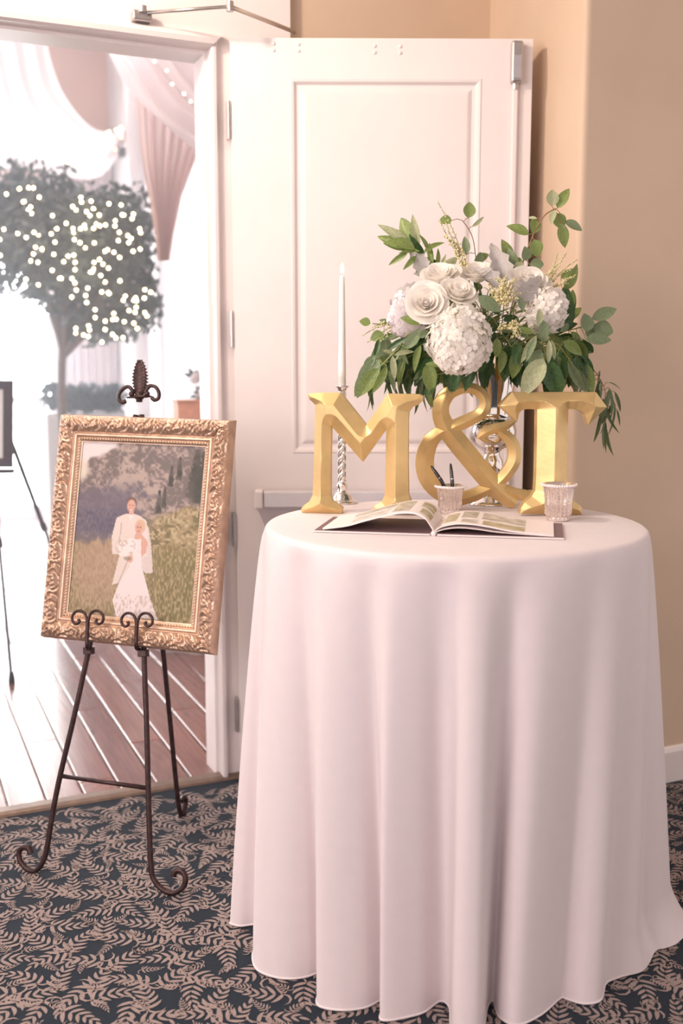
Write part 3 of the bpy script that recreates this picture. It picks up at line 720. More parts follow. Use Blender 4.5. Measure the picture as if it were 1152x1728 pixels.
def ss(a_, b_, x): t = np.clip((x - a_) / (b_ - a_), 0, 1); return t * t * (3 - 2 * t)
lin = lambda r, g_, b_: tuple((c / 255) ** 2.2 for c in (r, g_, b_))
blend(lin(150, 132, 132), np.ones_like(U)); blend(lin(195, 176, 164), ss(.40, .75, nn_) * .8); blend(lin(112, 104, 100), ss(.62, .35, nn_) * .8)
blend(lin(240, 228, 228), ss(.03, 0, V - (.115 - .42 * U + .03 * n2)) * ss(.34, .26, U)); blend(lin(232, 220, 205), ss(.07, .02, np.hypot(U - .02, (V - .17) * .8)))
for (cx, cw, top_, bot) in ((.93, .07, .02, .30), (.99, .08, .03, .33), (.80, .022, .07, .2), (.74, .02, .12, .24), (.70, .018, .24, .36), (.66, .025, .26, .4)):
    tt = (V - top_) / (bot - top_); blend(lin(62, 66, 58), ss(.0, .03, tt) * ss(1.05, .95, tt) * ss(1.0, .6, np.abs(U - cx) / (cw * (.25 + tt) * (.45 + 1.1 * n3) + .004)) * (.55 + .6 * n2))
blend(lin(112, 104, 120), ss(.24, .34, V + .1 * U) * ss(.62, .42, U + .3 * (n2 - .5)) * ss(.60, .50, V) * .85)
blend(lin(92, 88, 108), ss(.36, .42, V) * ss(.56, .5, V) * ss(.56, .38, U) * n4 * 1.1)
bush = ss(.30, .36, V - .25 * (1 - U) + .12 * (n1 - .5)) * ss(.50, .62, U)
blend(lin(170, 150, 112), bush); blend(lin(124, 112, 78), bush * ss(.55, .35, nn_)); blend(lin(206, 190, 150), bush * ss(.55, .75, n3) * .7)
gr_ = ss(.555, .60, V + .05 * (n2 - .5)); blend(lin(166, 146, 110), gr_); blend(lin(132, 122, 72), gr_ * ss(.3, .9, U) * .8)
blend(lin(198, 176, 140), gr_ * ss(.5, .8, n4) * .6); blend(lin(104, 94, 58), gr_ * ss(.5, .2, n4) * .55 * ss(.2, .9, V))
blend(lin(196, 160, 140), gr_ * ss(.30, .1, np.hypot(U - .22, V - .72)) * .5)
A_ = .74
def ell(cx, cy, rx, ry, soft=.18): return ss(1 + soft, 1 - soft, np.hypot((U - cx) / rx, (V - cy) / ry))
def poly(pts):
    ins = np.zeros_like(U, bool); n = len(pts)
    for i in range(n):
        (x0, y0), (x1, y1) = pts[i], pts[(i + 1) % n]
        c = ((y0 > V) != (y1 > V)) & (U < (x1 - x0) * (V - y0) / (y1 - y0 + 1e-9) + x0); ins ^= c
    return ins.astype(float)
suit = lin(238, 222, 214); skin = lin(228, 176, 158); dress = lin(248, 234, 234)
blend(suit, poly([(.335, .435), (.40, .41), (.47, .405), (.52, .415), (.575, .44), (.60, .52), (.60, .64), (.54, .655), (.50, .80), (.40, .80), (.345, .815), (.385, .64), (.325, .64), (.31, .54)]))
blend(lin(206, 186, 178), poly([(.375, .46), (.385, .46), (.375, .63), (.365, .63)])); blend(lin(198, 180, 172), poly([(.455, .66), (.465, .66), (.40, .80), (.39, .80)]))
blend(lin(120, 84, 70), ell(.444, .338, .036, .024)); blend(skin, ell(.445, .362, .033, .036)); blend(lin(170, 112, 92), ell(.445, .385, .024, .012) * .35)
blend(skin, poly([(.43, .385), (.465, .385), (.47, .415), (.43, .415)])); blend(lin(250, 240, 236), poly([(.43, .41), (.47, .41), (.45, .45)]))
blend(lin(150, 96, 80), np.maximum(ell(.433, .358, .006, .004), ell(.458, .358, .006, .004))); blend(lin(240, 226, 220), ell(.446, .383, .012, .003))
blend(lin(240, 224, 222), poly([(.51, .47), (.56, .45), (.60, .48), (.635, .60), (.66, .73), (.60, .735), (.55, .70)]) * .85)
blend(lin(224, 190, 158), ell(.53, .475, .042, .040)); blend(skin, ell(.520, .485, .028, .032)); blend(lin(150, 96, 80), np.maximum(ell(.510, .48, .005, .004), ell(.531, .48, .005, .004))); blend(lin(200, 110, 104), ell(.52, .502, .010, .004))
blend(skin, poly([(.50, .51), (.54, .51), (.575, .54), (.60, .56), (.595, .62), (.53, .665), (.48, .67), (.485, .655), (.545, .625), (.55, .56), (.49, .545)]))
blend(dress, poly([(.485, .55), (.545, .545), (.555, .62), (.57, .70), (.62, .80), (.66, .88), (.73, .985), (.40, .99), (.36, .90), (.40, .80), (.47, .71), (.495, .63)]))
blend(lin(206, 182, 170), poly([(.38, .86), (.68, .86), (.73, .985), (.38, .99)]) * ss(.5, .7, n4) * .7)
blend(lin(250, 238, 236), ell(.415, .61, .055, .040)); blend(lin(250, 238, 236), ell(.47, .585, .05, .04)); blend(lin(196, 170, 158), ell(.44, .60, .09, .06) * ss(.55, .75, n3) * .6)
blend(skin, ell(.475, .66, .02, .022)); blend(lin(120, 110, 84), ell(.45, .66, .03, .012) * .6)
C3 = (C3 * .95 + np.array(lin(236, 222, 226)) * .05) * .74
pm = bpy.data.meshes.new('portrait_print')
u0, u1, v0, v1 = RWD - .004, GW - RWD + .004, RWD - .004, GH - RWD + .004
vs = [gf(u0 + (u1 - u0) * i / (NX - 1), v1 - (v1 - v0) * j / (NY - 1), .010) for j in range(NY) for i in range(NX)]
pm.from_pydata([tuple(x) for x in vs], [], [(j * NX + i, (j + 1) * NX + i, (j + 1) * NX + i + 1, j * NX + i + 1) for j in range(NY - 1) for i in range(NX - 1)])
ca_ = pm.color_attributes.new('print', 'FLOAT_COLOR', 'POINT')
ca_.data.foreach_set('color', np.concatenate([C3, np.ones((NY, NX, 1))], axis=2).astype(np.float32).ravel())
mm = mat('portrait_ink', (.5, .5, .5), .5, spec=.25); at_n = mm.node_tree.nodes.new('ShaderNodeAttribute'); at_n.attribute_name = 'print'
mm.node_tree.links.new(at_n.outputs['Color'], mm.node_tree.nodes['Principled BSDF'].inputs['Base Color'])
pm.materials.append(mm); po = bpy.data.objects.new('portrait_print', pm); COL.objects.link(po); put(po, gfr)
po['label'] = 'printed portrait of a couple in white standing in a mountain meadow'

# ================================================================== TABLE AND CLOTH
TC = Vector((.273, 2.5, 0)); TR, TZ = .458, 1.045
tbl = empty('cocktail_table', TC); tag(tbl, 'tall round table hidden under the white floor-length cloth', 'table')
b = MB(); b.lathe((TC.x, TC.y, 0), [(TR - .012, TZ - .032), (TR - .007, TZ - .028), (TR - .007, TZ - .008), (TR - .012, TZ - .005)], 64); b.build('tabletop', M_WOODBOX, tbl)
b = MB(); b.lathe((TC.x, TC.y, 0), [(.03, .03), (.03, TZ - .032)], 20); b.build('pole', M_STEEL, tbl)
b = MB(); b.lathe((TC.x, TC.y, 0), [(.26, 0), (.26, .012), (.05, .03), (.03, .035)], 40); b.build('base', M_STEEL, tbl)
hem = [(391, 1556), (404, 1563), (436, 1562), (432, 1590), (426, 1616), (434, 1637), (462, 1649), (492, 1652), (520, 1648), (545, 1640), (540, 1668), (534, 1692), (546, 1701), (580, 1705), (618, 1700), (650, 1684), (645, 1704), (641, 1720), (658, 1722), (690, 1716), (716, 1708), (742, 1690), (758, 1700), (762, 1735), (785, 1748), (812, 1742), (822, 1700), (832, 1690), (842, 1716), (872, 1730), (912, 1713), (945, 1685), (955, 1686), (985, 1694), (1013, 1688), (1022, 1660), (1045, 1649), (1073, 1638), (1080, 1606), (1094, 1600), (1112, 1592), (1130, 1570), (1130, 1540)]
hp_ = [at_z(x, y, .004) for x, y in hem]
ang0 = math.atan2(hp_[-1].y - TC.y, hp_[-1].x - TC.x); ang1 = math.atan2(hp_[0].y - TC.y, hp_[0].x - TC.x)
if ang1 < ang0: ang1 += 2 * math.pi
nb = 44
for i in range(1, nb):
    a_ = ang0 + (ang1 - ang0) * i / nb; r_ = .50 + .045 * math.sin(i * math.pi / 2) + .012 * math.sin(i * 1.3)
    hp_.append(TC + Vector((math.cos(a_) * r_, math.sin(a_) * r_, .004)))
hc = spline(hp_, 12, True); N = 760
cum = [0]
for i in range(len(hc)): cum.append(cum[-1] + (hc[(i + 1) % len(hc)] - hc[i]).length)
xs = np.linspace(0, cum[-1], N, endpoint=False); ex = np.array([[p.x, p.y] for p in hc] + [[hc[0].x, hc[0].y]])
HX = np.interp(xs, cum, ex[:, 0]); HY = np.interp(xs, cum, ex[:, 1])
th = np.unwrap(np.arctan2(HY - TC.y, HX - TC.x))
tot = th[-1] - th[0]; slope = 2 * math.pi * np.sign(tot)
lin_ = th[0] + slope * np.arange(N) / N; dev = th - lin_
K = np.exp(-.5 * (np.arange(-60, 61) / 22.0) ** 2); K /= K.sum()
dev = np.convolve(np.concatenate([dev[-60:], dev, dev[:60]]), K, 'valid')
tht = lin_ + dev
def smooth_c(v, s):
    k = int(s * 3); K = np.exp(-.5 * (np.arange(-k, k + 1) / s) ** 2); K /= K.sum()
    return np.convolve(np.concatenate([v[-k:], v, v[:k]]), K, 'valid')
P = []
rim_pts = [(.001, 0), (.15, 0), (.30, 0), (.40, 0), (TR - .012, 0), (TR - .006, -.0015), (TR - .001, -.006), (TR + .002, -.014)]
for r_, dz in rim_pts: P.append([(TC.x + r_ * math.cos(t), TC.y + r_ * math.sin(t), TZ + dz) for t in tht])
MR = 56
MX, MY = smooth_c(HX, 34), smooth_c(HY, 34)
rx, ry = TC.x + (TR + .002) * np.cos(tht), TC.y + (TR + .002) * np.sin(tht)
for j in range(1, MR + 1):
    t = j / MR; fw_ = t ** .55; s_ = max(.01, 4.0 * (1 - t) ** 1.5)
    hx, hy = (smooth_c(HX, s_), smooth_c(HY, s_)) if s_ > .4 else (HX, HY)
    puddle = .045 * max(0, (t - .90) / .10) ** 1.6 * np.clip((np.cos(tht + .12) - .90) / .1, 0, 1)
    x = rx * (1 - t) + MX * t + (hx - MX) * fw_ + puddle; y = ry * (1 - t) + MY * t + (hy - MY) * fw_
    z_ = (TZ - .014) * (1 - t) + .004 * t
    P.append([(x[i], y[i], z_) for i in range(N)])
b = MB(); b.grid(P, True)
cl = b.build('tablecloth', M_CLOTH, smooth=True); tag(cl, 'white satin cloth draped to the carpet over the round table', 'tablecloth')
b = MB(); b.tube([Vector((HX[i], HY[i], .005)) for i in list(range(N)) + [0]], .0028, 5, False); b.build('hem', M_CLOTH, cl, smooth=True)

# ================================================================== GOLD LETTERS
def chisel(name, label, outline_px, Y, yaw, base_t, slope, hmax, grid=.0022, cat='letter'):
    nrm = Vector((math.sin(-yaw) * -1, -math.cos(yaw), 0)); nrm = Vector((-math.sin(yaw), -math.cos(yaw), 0))
    cx = sum(p[0] for p in outline_px) / len(outline_px)
    P0 = at_y(cx, 760, Y); rt = Vector((math.cos(yaw), -math.sin(yaw), 0))
    pts = []
    for x, y in outline_px:
        p = at_pl(x, y, P0, nrm); pts.append(((p - P0).dot(rt), p.z))
    zmin = min(p[1] for p in pts); pts = [(x, z_ - zmin + TZ + .0005) for x, z_ in pts]
    A = np.array(pts); B = np.roll(A, -1, 0)
    def dist(q):
        q = np.asarray(q)[:, None, :]; e_ = (B - A)[None]; wv = q - A[None]
        t = np.clip((wv * e_).sum(2) / ((e_ ** 2).sum(2) + 1e-12), 0, 1)
        return np.sqrt(((wv - e_ * t[..., None]) ** 2).sum(2)).min(1)
    def inside(q):
        q = np.asarray(q); ins = np.zeros(len(q), bool)
        for (x0, y0), (x1, y1) in zip(A, B):
            ins ^= ((y0 > q[:, 1]) != (y1 > q[:, 1])) & (q[:, 0] < (x1 - x0) * (q[:, 1] - y0) / (y1 - y0 + 1e-12) + x0)
        return ins
    gx, gz = np.meshgrid(np.arange(A[:, 0].min(), A[:, 0].max(), grid), np.arange(A[:, 1].min(), A[:, 1].max(), grid))
    q = np.stack([gx.ravel(), gz.ravel()], 1); q = q[inside(q)]; q = q[dist(q) > grid * .6]
    bd = []; ne = []
    for i in range(len(A)):
        L = np.linalg.norm(B[i] - A[i]); m_ = max(1, int(L / .006))
        for k_ in range(m_): bd.append(A[i] + (B[i] - A[i]) * k_ / m_)
    ne = [(i, (i + 1) % len(bd)) for i in range(len(bd))]
    allp = [Vector((float(x), float(z_))) for x, z_ in bd] + [Vector((float(x), float(z_))) for x, z_ in q]
    vo, eo, fo_, *_ = delaunay_2d_cdt(allp, ne, [], 0, 1e-7)
    vo = np.array([[v.x, v.y] for v in vo]); dd = dist(vo); fa = np.array([f for f in fo_ if len(f) == 3])
    cen = vo[fa].mean(1); fa = fa[inside(cen)]
    hh = np.minimum(dd * slope, hmax)
    b = MB()
    V3 = [P0.xy.to_3d() + rt * x + nrm * float(h + base_t) + Vector((0, 0, z_)) for (x, z_), h in zip(vo, hh)]
    b.add(V3, [tuple(f) for f in fa])
    fr_ = [P0.xy.to_3d() + rt * float(x) + nrm * base_t + Vector((0, 0, float(z_))) for x, z_ in bd]
    bk = [p - nrm * base_t for p in fr_]; n = len(bd)
    b.add(fr_ + bk, [(i, (i + 1) % n, n + (i + 1) % n, n + i) for i in range(n)])
    bc = [Vector((float(x), float(z_))) for x, z_ in bd]
    o = b.build(name, M_GOLD); tag(o, label, cat, 'gold initials on the table')
    return o
zM = lambda pts: [(500 + x * .19965, 650 + y * .19965) for x, y in pts]
Mo = zM([(112, 72), (240, 62), (385, 64), (600, 335), (778, 70), (1048, 76), (1076, 90), (1074, 128), (1035, 164), (985, 186), (958, 225), (952, 300), (950, 700), (955, 920), (975, 972), (1030, 1010), (1048, 1040), (1040, 1078), (660, 1074), (652, 1040), (668, 1012), (728, 975), (754, 925), (762, 680), (768, 365), (572, 642), (306, 340), (302, 600), (300, 925), (320, 975), (375, 1008), (400, 1030), (394, 1074), (62, 1068), (55, 1040), (72, 1012), (122, 975), (152, 920), (163, 600), (172, 165), (150, 140), (122, 118)])
chisel('letter_m', 'gold faceted letter M at the left of the initials', Mo, 2.672, math.radians(9), .026, .80, .024)
zT = lambda pts: [(820 + x * .1823, 640 + y * .1823) for x, y in pts]
To = zT([(215, 138), (600, 138), (985, 138), (1085, 275), (915, 440), (900, 395), (880, 340), (842, 306), (800, 296), (730, 294), (722, 600), (718, 960), (728, 1060), (770, 1130), (835, 1175), (858, 1205), (856, 1262), (290, 1255), (296, 1205), (330, 1150), (395, 1095), (428, 1040), (436, 900), (442, 600), (445, 296), (350, 294), (306, 302), (280, 330), (270, 370), (262, 408), (100, 262)])
chisel('letter_t', 'gold faceted letter T beside the vase', To, 2.645, math.radians(-9), .022, .80, .03)

# ampersand: swept ridged strokes
AY = 2.775
amp = empty('ampersand', at_y(790, 760, AY)); amp.location.z = TZ; tag(amp, 'gold faceted ampersand between the letters M and T', 'letter', 'gold initials on the table')
za = lambda x, y: at_y(690 + x * .1823, 640 + y * .1823, AY)
pxm = 2.8 / FPX * .1823
zamin = min(za(960, 1240).z, 9); 
def stroke(name, pts, base_t=.022, ks=.8):
    C_ = spline([Vector((x, y, wd)) for x, y, wd in pts], 10); n = len(C_); P = []
    for i, c in enumerate(C_):
        t = (C_[min(i + 1, n - 1)] - C_[max(i - 1, 0)]); t.z = 0; t.normalize(); nx, ny = -t.y, t.x
        hw = max(c.z, 1.0)
        L = za(c.x + nx * hw, c.y + ny * hw); R = za(c.x - nx * hw, c.y - ny * hw); Cc = za(c.x, c.y)
        f = Vector((0, -1, 0)); up_ = Vector((0, 0, TZ - zamin + .0005))
        L, R, Cc = L + up_, R + up_, Cc + up_
        rh = min(hw * pxm * ks, .026)
        P.append([L, L + f * base_t, Cc + f * (base_t + rh), R + f * base_t, R])
    b = MB(); b.grid(P, True)
    for e_ in (0, n - 1):
        o = len(b.v) - n * 5 + e_ * 5; b.f.append(tuple(o + k for k in range(5)))
    for i in range(len(b.v)):
        if b.v[i][2] < TZ + .0004: b.v[i] = (b.v[i][0], b.v[i][1], TZ + .0004)
    return b.build(name, M_GOLD, amp, angle=28)
stroke('loop_stroke', [(345, 520, 90), (290, 390, 78), (298, 270, 74), (380, 170, 62), (530, 130, 52), (650, 180, 50), (692, 275, 50), (645, 375, 54), (520, 440, 60), (400, 495, 60), (330, 540, 55)])
stroke('diagonal_stroke', [(320, 480, 60), (370, 545, 92), (560, 780, 96), (770, 1030, 92), (860, 1110, 84), (930, 1165, 74), (975, 1195, 55)])
stroke('tail_stroke', [(760, 1030, 50), (860, 1065, 52), (980, 1110, 52), (1080, 1115, 42), (1130, 1085, 12)])
stroke('bowl_stroke', [(400, 495, 55), (280, 545, 58), (185, 640, 74), (140, 800, 84), (165, 960, 82), (260, 1085, 72), (400, 1150, 66), (540, 1135, 60), (680, 1080, 54), (785, 1025, 52), (890, 920, 56), (960, 800, 60), (958, 680, 58), (900, 585, 52), (820, 530, 40)])
stroke('terminal_stroke', [(625, 600, 6), (670, 560, 34), (760, 515, 44), (860, 490, 40), (930, 460, 26), (990, 425, 4)])

# ================================================================== VASE, CANDLE, VOTIVES, PENS, BOOK
VY = 2.865; vx = at_y(829, 770, VY).x; VC = Vector((vx, VY, TZ + .0008))
vpx = (VY * math.cos(PITCH) + .2 * math.sin(PITCH)) / FPX
vp = [(852, 42), (850, 42), (846, 37), (838, 18), (828, 10), (818, 9), (812, 14), (806, 13), (800, 17), (790, 20), (780, 19), (772, 14), (766, 13), (762, 17), (758, 24), (752, 34), (742, 40), (730, 41), (718, 38), (711, 31), (708, 28), (704, 30), (700, 30), (680, 32), (650, 37), (620, 43), (600, 48), (590, 52)]
zb = at_y(829, 852, VY).z
prof = [(r * vpx, at_y(829, y, VY).z - zb) for y, r in vp]
vase = empty('silver_vase', VC); tag(vase, 'tall polished silver trumpet vase behind the ampersand', 'vase')
b = MB(); inn = [(r - .003, z_) for r, z_ in reversed(prof[-7:])]
b.lathe(VC, prof[20:] + inn, 48, close=False); b.build('trumpet', M_SILVER, vase, smooth=True)
b = MB(); b.lathe(VC, prof[:21], 48); b.build('foot', M_SILVER, vase, angle=60)
MOUTH = VC + Vector((0, 0, prof[-1][1]))

CY = 2.87; cx_ = at_y(577, 845, CY).x; CCp = Vector((cx_, CY, TZ + .0008))
cst = empty('candlestick', CCp); tag(cst, 'twisted silver candlestick standing behind the letter M', 'candlestick')
b = MB(); b.lathe(CCp, [(.042, 0), (.042, .003), (.038, .007), (.030, .012), (.026, .022), (.016, .030), (.010, .036), (.013, .042), (.015, .050), (.011, .058)], 40, mod=lambda a_, i: 1 + .03 * math.sin(a_ * 14)); b.build('base', M_SILVER, cst, smooth=True)
CT = at_y(566, 655, CY).z - TZ
for k_ in range(3):
    pts = []; b = MB()
    for i in range(64):
        t = i / 63; a_ = t * 22 + k_ * 2.094; pts.append(CCp + Vector((.0075 * math.cos(a_), .0075 * math.sin(a_), .055 + (CT - .075) * t)))
    b.tube(pts, .0048, 8); b.build('twisted_rod', M_SILVER, cst, smooth=True)
b = MB(); b.lathe(CCp, [(.010, CT - .026), (.013, CT - .018), (.011, CT - .010), (.014, CT), (.020, CT + .003), (.020, CT + .006), (.010, CT + .006)], 24); b.build('cup', M_SILVER, cst, smooth=True)
cz1 = at_y(564, 465, CY).z - TZ
cnd = empty('taper_candle', CCp + Vector((0, 0, CT + .006))); tag(cnd, 'tall white taper candle with a small flame', 'candle')
b = MB(); b.lathe(CCp, [(.0105, CT + .0065), (.0105, CT + .05), (.0075, cz1 - .03), (.0065, cz1 - .004), (.004, cz1)], 20); b.build('wax', M_CANDLE, cnd, smooth=True)
b = MB(); b.tube([CCp + Vector((0, 0, cz1 - .002)), CCp + Vector((.001, 0, cz1 + .007))], .0009, 6); b.build('wick', M_BLACK, cnd)
b = MB(); b.lathe(CCp, [(.0004, cz1 + .003), (.0035, cz1 + .008), (.0050, cz1 + .014), (.0042, cz1 + .021), (.002, cz1 + .029), (.0003, cz1 + .034)], 14); b.build('flame', M_FLAME, cnd, smooth=True)

def votive(name, label, px, py0, py1, Y, rs):
    c = at_y(px, py0, Y); c.z = TZ + .0008; h = at_y(px, py1, Y).z - TZ
    e_ = empty(name, c); tag(e_, label, 'candle holder', 'mercury glass cups')
    fl = lambda a_, i: 1 + (.075 * math.cos(a_ * 16) if 3 <= i <= 6 else 0)
    b = MB(); b.lathe(c, [(.027 * rs, 0), (.028 * rs, .003), (.0275 * rs, .008), (.0275 * rs, .012), (.0315 * rs, .018), (.0315 * rs, h * .55), (.034 * rs, h * .78), (.039 * rs, h * .93), (.0405 * rs, h), (.038 * rs, h), (.033 * rs, h * .8), (.029 * rs, h * .5), (.028 * rs, .012), (.001, .011)], 132, mod=fl, close=True)
    b.build('cup', M_MERC, e_, smooth=True)
    b = MB(); n = 44
    b.tube([c + Vector((.0405 * rs * math.cos(t), .0405 * rs * math.sin(t), h - .004)) for t in [2 * math.pi * i / 48 for i in range(49)]], .0032, 6, False)
    for i in range(n):
        t = 2 * math.pi * i / n; b.ball(c + Vector((.0425 * rs * math.cos(t), .0425 * rs * math.sin(t), h - .003)), .0032 * rs, 6, 4)
    b.build('beaded_rim', M_CRYST, e_, smooth=True)
    return c, h
votive('glass_votive', 'fluted mercury glass cup in front of the letter T', 941, 876, 816, 2.535, 1.0)
vc2, vh2 = votive('glass_votive', 'fluted mercury glass cup holding two black pens', 759, 868, 819, 2.66, .92)
for (x0, y0, x1, y1, lb) in ((745, 812, 727, 786, 'black pen leaning left in the glass cup'), (763, 815, 760, 782, 'black pen standing upright in the glass cup')):
    a0 = at_y(x0, y0, 2.655); a1 = at_y(x1, y1, 2.665); dr_ = (a1 - a0).normalized(); bt_ = a0 - dr_ * ((a0.z - TZ - .022) / dr_.z)
    cdir = Vector((vc2.x, vc2.y, 0)) - Vector((bt_.x, bt_.y, 0))
    if cdir.length > .014: bt_ = bt_ + cdir.normalized() * (cdir.length - .014)
    e_ = empty('pen', bt_); tag(e_, lb, 'pen', 'pens in the cup')
    b = MB(); b.tube([bt_, a0.lerp(a1, .1), a0.lerp(a1, .6), a0.lerp(a1, .93), a1], [.0045, .005, .0046, .003, .0012], 12); b.build('barrel', M_PEN, e_, smooth=True)
    b = MB(); m_ = a0.lerp(a1, .18); b.tube([m_, m_ + (a1 - a0) * .04], .0056, 12); b.build('ring', M_STEEL, e_)

# open guest book
BF = at_z(731, 905, TZ); bfl = at_z(530, 897, TZ); bfr = at_z(951, 910, TZ)
bu = (bfr - bfl).normalized(); bv = Vector((-bu.y, bu.x, 0)); BD = .225
BL = (bfl - BF).length; BR = (bfr - BF).length
def bk(s, dpt, z_): return BF + bu * s + bv * dpt + Vector((0, 0, z_ + .0012))
book = empty('guest_book', BF); tag(book, 'open guest photo book lying on the table front', 'book')
for s0_, s1_, nm in ((-BL, -.008, 'cover'), (.008, BR, 'cover')):
    b = MB(); b.abox((s0_, 0, 0), (s1_, BD, .0035), bk); cv = b.build('cover', M_COVER, book, bevel=.001)
    b = MB(); b.abox((s0_ + .003, .003, .0036), (s1_ - .001, BD - .003, .0042), bk); b.build('endpaper', M_COVERIN, cv)
b = MB(); b.tube([bk(0, 0, .004), bk(0, BD, .004)], .006, 10); b.build('spine', M_COVER, book, smooth=True)
lc = [(0, .006), (-.008, .020), (-.022, .038), (-.045, .047), (-.075, .047), (-.11, .040), (-.16, .026), (-.20, .014), (-BL + .022, .0055)]
rc = [(0, .006), (.008, .013), (.022, .020), (.05, .026), (.085, .026), (.13, .020), (.18, .012), (BR - .022, .006)]
rc2 = [(0, .005), (.012, .010), (.03, .015), (.06, .018), (.10, .0155), (.15, .010), (BR - .022, .005)]
def sheet(name, cv, th_, mt, par, d0=.006, d1=BD - .006, rng_=(0, 1), off=0.0):
    c = spline([Vector((s_, z_, 0)) for s_, z_ in cv], 8); n = len(c); lo, hi = int(rng_[0] * (n - 1)), int(rng_[1] * (n - 1)); P = [[], [], [], []]
    for p in c[lo:hi + 1]:
        for k_, (dd_, zz) in enumerate(((d0, 0), (d0, th_), (d1, th_), (d1, 0))): P[k_].append(bk(p.x, dd_, p.y + zz + off))
    b = MB(); b.grid([[P[k_][i] for k_ in range(4)] for i in range(len(P[0]))], True); m_ = len(P[0])
    b.f.append((0, 1, 2, 3)); b.f.append(tuple((m_ - 1) * 4 + k_ for k_ in range(4)))
    return b.build(name, mt, par, angle=35)
pgl = sheet('page', lc, .0035, M_PAGE, book); pgr = sheet('page', rc, .0022, M_PAGE, book); sheet('page', rc2, .0016, M_PAGE, book)
for par, cv, th_, lst in ((pgl, lc, .0035, [(.16, .33, .03, .10, 0), (.18, .36, .12, .20, 0), (.44, .60, .03, .20, 2), (.64, .86, .02, .12, 1), (.62, .90, .14, .205, 2)]),
                          (pgr, rc, .0022, [(.10, .22, .02, .15, 2), (.26, .42, .05, .18, 0), (.46, .60, .10, .20, 2), (.48, .62, .02, .08, 1), (.66, .90, .02, .08, 0), (.64, .90, .10, .20, 1)])):
    for r0, r1, d0, d1, k_ in lst: sheet('photo_print', cv, .0003, M_PRINT[k_], par, d0, d1, (r0, r1), th_ + .0001)

# ================================================================== BOUQUET
FY = 2.80
def bp(x, y, dy=0.0): return at_y(x, y, FY + dy)
SC = (FY * math.cos(PITCH)) / FPX       # metres per photo pixel in the bouquet plane

def leaf_mesh(name, ratio, tip, fold, bend, m, lobes=0):
    b = MB(); P = []; n = 8
    for i in range(n + 1):
        t = i / n; wd = ratio * .5 * (math.sin(math.pi * t ** tip) ** .8 if 0 < t < 1 else .012)
        if lobes and 0 < t < 1: wd *= 1 + .18 * (1 if i % 2 else -1)
        r_ = []
        for j in range(5):
            u = (j - 2) / 2; r_.append((wd * u, t, fold * abs(u) * wd * 2 - bend * t * t + (.02 * math.sin(t * 9 + u * 3) if lobes else 0)))
        P.append(r_)
    b.grid(P); return b.mesh(name, m, True)
LK = {}
for nm, ratio, tip, fold, bend in (('round', .80, .85, .18, .12), ('oval', .48, .84, .2, .16), ('lance', .27, .84, .3, .16), ('broad', .44, .74, .25, .2), ('narrow', .13, .75, .3, .25)):
    for ci, mm_ in enumerate(M_GREEN): LK[nm, ci] = leaf_mesh('leaf', ratio, tip, fold, bend, mm_)
LK['silver', 4] = leaf_mesh('leaf', .46, .75, .25, .25, M_GREEN[4], 1)
def leaf_mtx(p, q, roll, tilt=None):
    dr_ = (q - p); L = dr_.length; dr_ = dr_ / L
    nz = Vector((0, -1, .25)); nz = (nz - dr_ * nz.dot(dr_)); nz = nz.normalized() if nz.length > .05 else dr_.orthogonal().normalized()
    nz = Matrix.Rotation(roll, 3, dr_) @ nz; x = dr_.cross(nz)
    m = Matrix(((x.x * L, dr_.x * L, nz.x * L, p.x), (x.y * L, dr_.y * L, nz.y * L, p.y), (x.z * L, dr_.z * L, nz.z * L, p.z), (0, 0, 0, 1)))
    return m
def sprig(name, label, cat, stem, leaves, m=M_STEM, r=.0017, group='foliage stems in the bouquet'):
    """stem: [(px,py,dy)], leaves: [(kind,colour,x0,y0,x1,y1,dy0,dy1,roll)]"""
    pts = spline([bp(*s_) for s_ in stem], 6); root = empty(name, pts[0]); tag(root, label, cat, group)
    b = MB(); b.tube(pts, r, 6); b.build('stem', m, root, smooth=True)
    for (kd, ci, x0, y0, x1, y1, d0, d1, rl) in leaves:
        p, q = bp(x0, y0, d0), bp(x1, y1, d1)
        near = min(pts, key=lambda s_: (s_ - p).length); 
        if (near - p).length > .006:
            b = MB(); b.tube([near, near.lerp(p, .5) + Vector((0, 0, .004)), p], .0009, 5); b.build('leaf_stalk', m, root)
        inst('leaf', LK[kd, ci], leaf_mtx(p, q, rl), root)
    return root
rr = lambda a_: random.uniform(-a_, a_)
def Lf(kind, ci, x0, y0, x1, y1, dy=0.0, dt=None, roll=None): return (kind, ci, x0, y0, x1, y1, dy, dy + (rr(.03) if dt is None else dt), rr(.6) if roll is None else roll)
GRP = 'foliage stems in the bouquet'
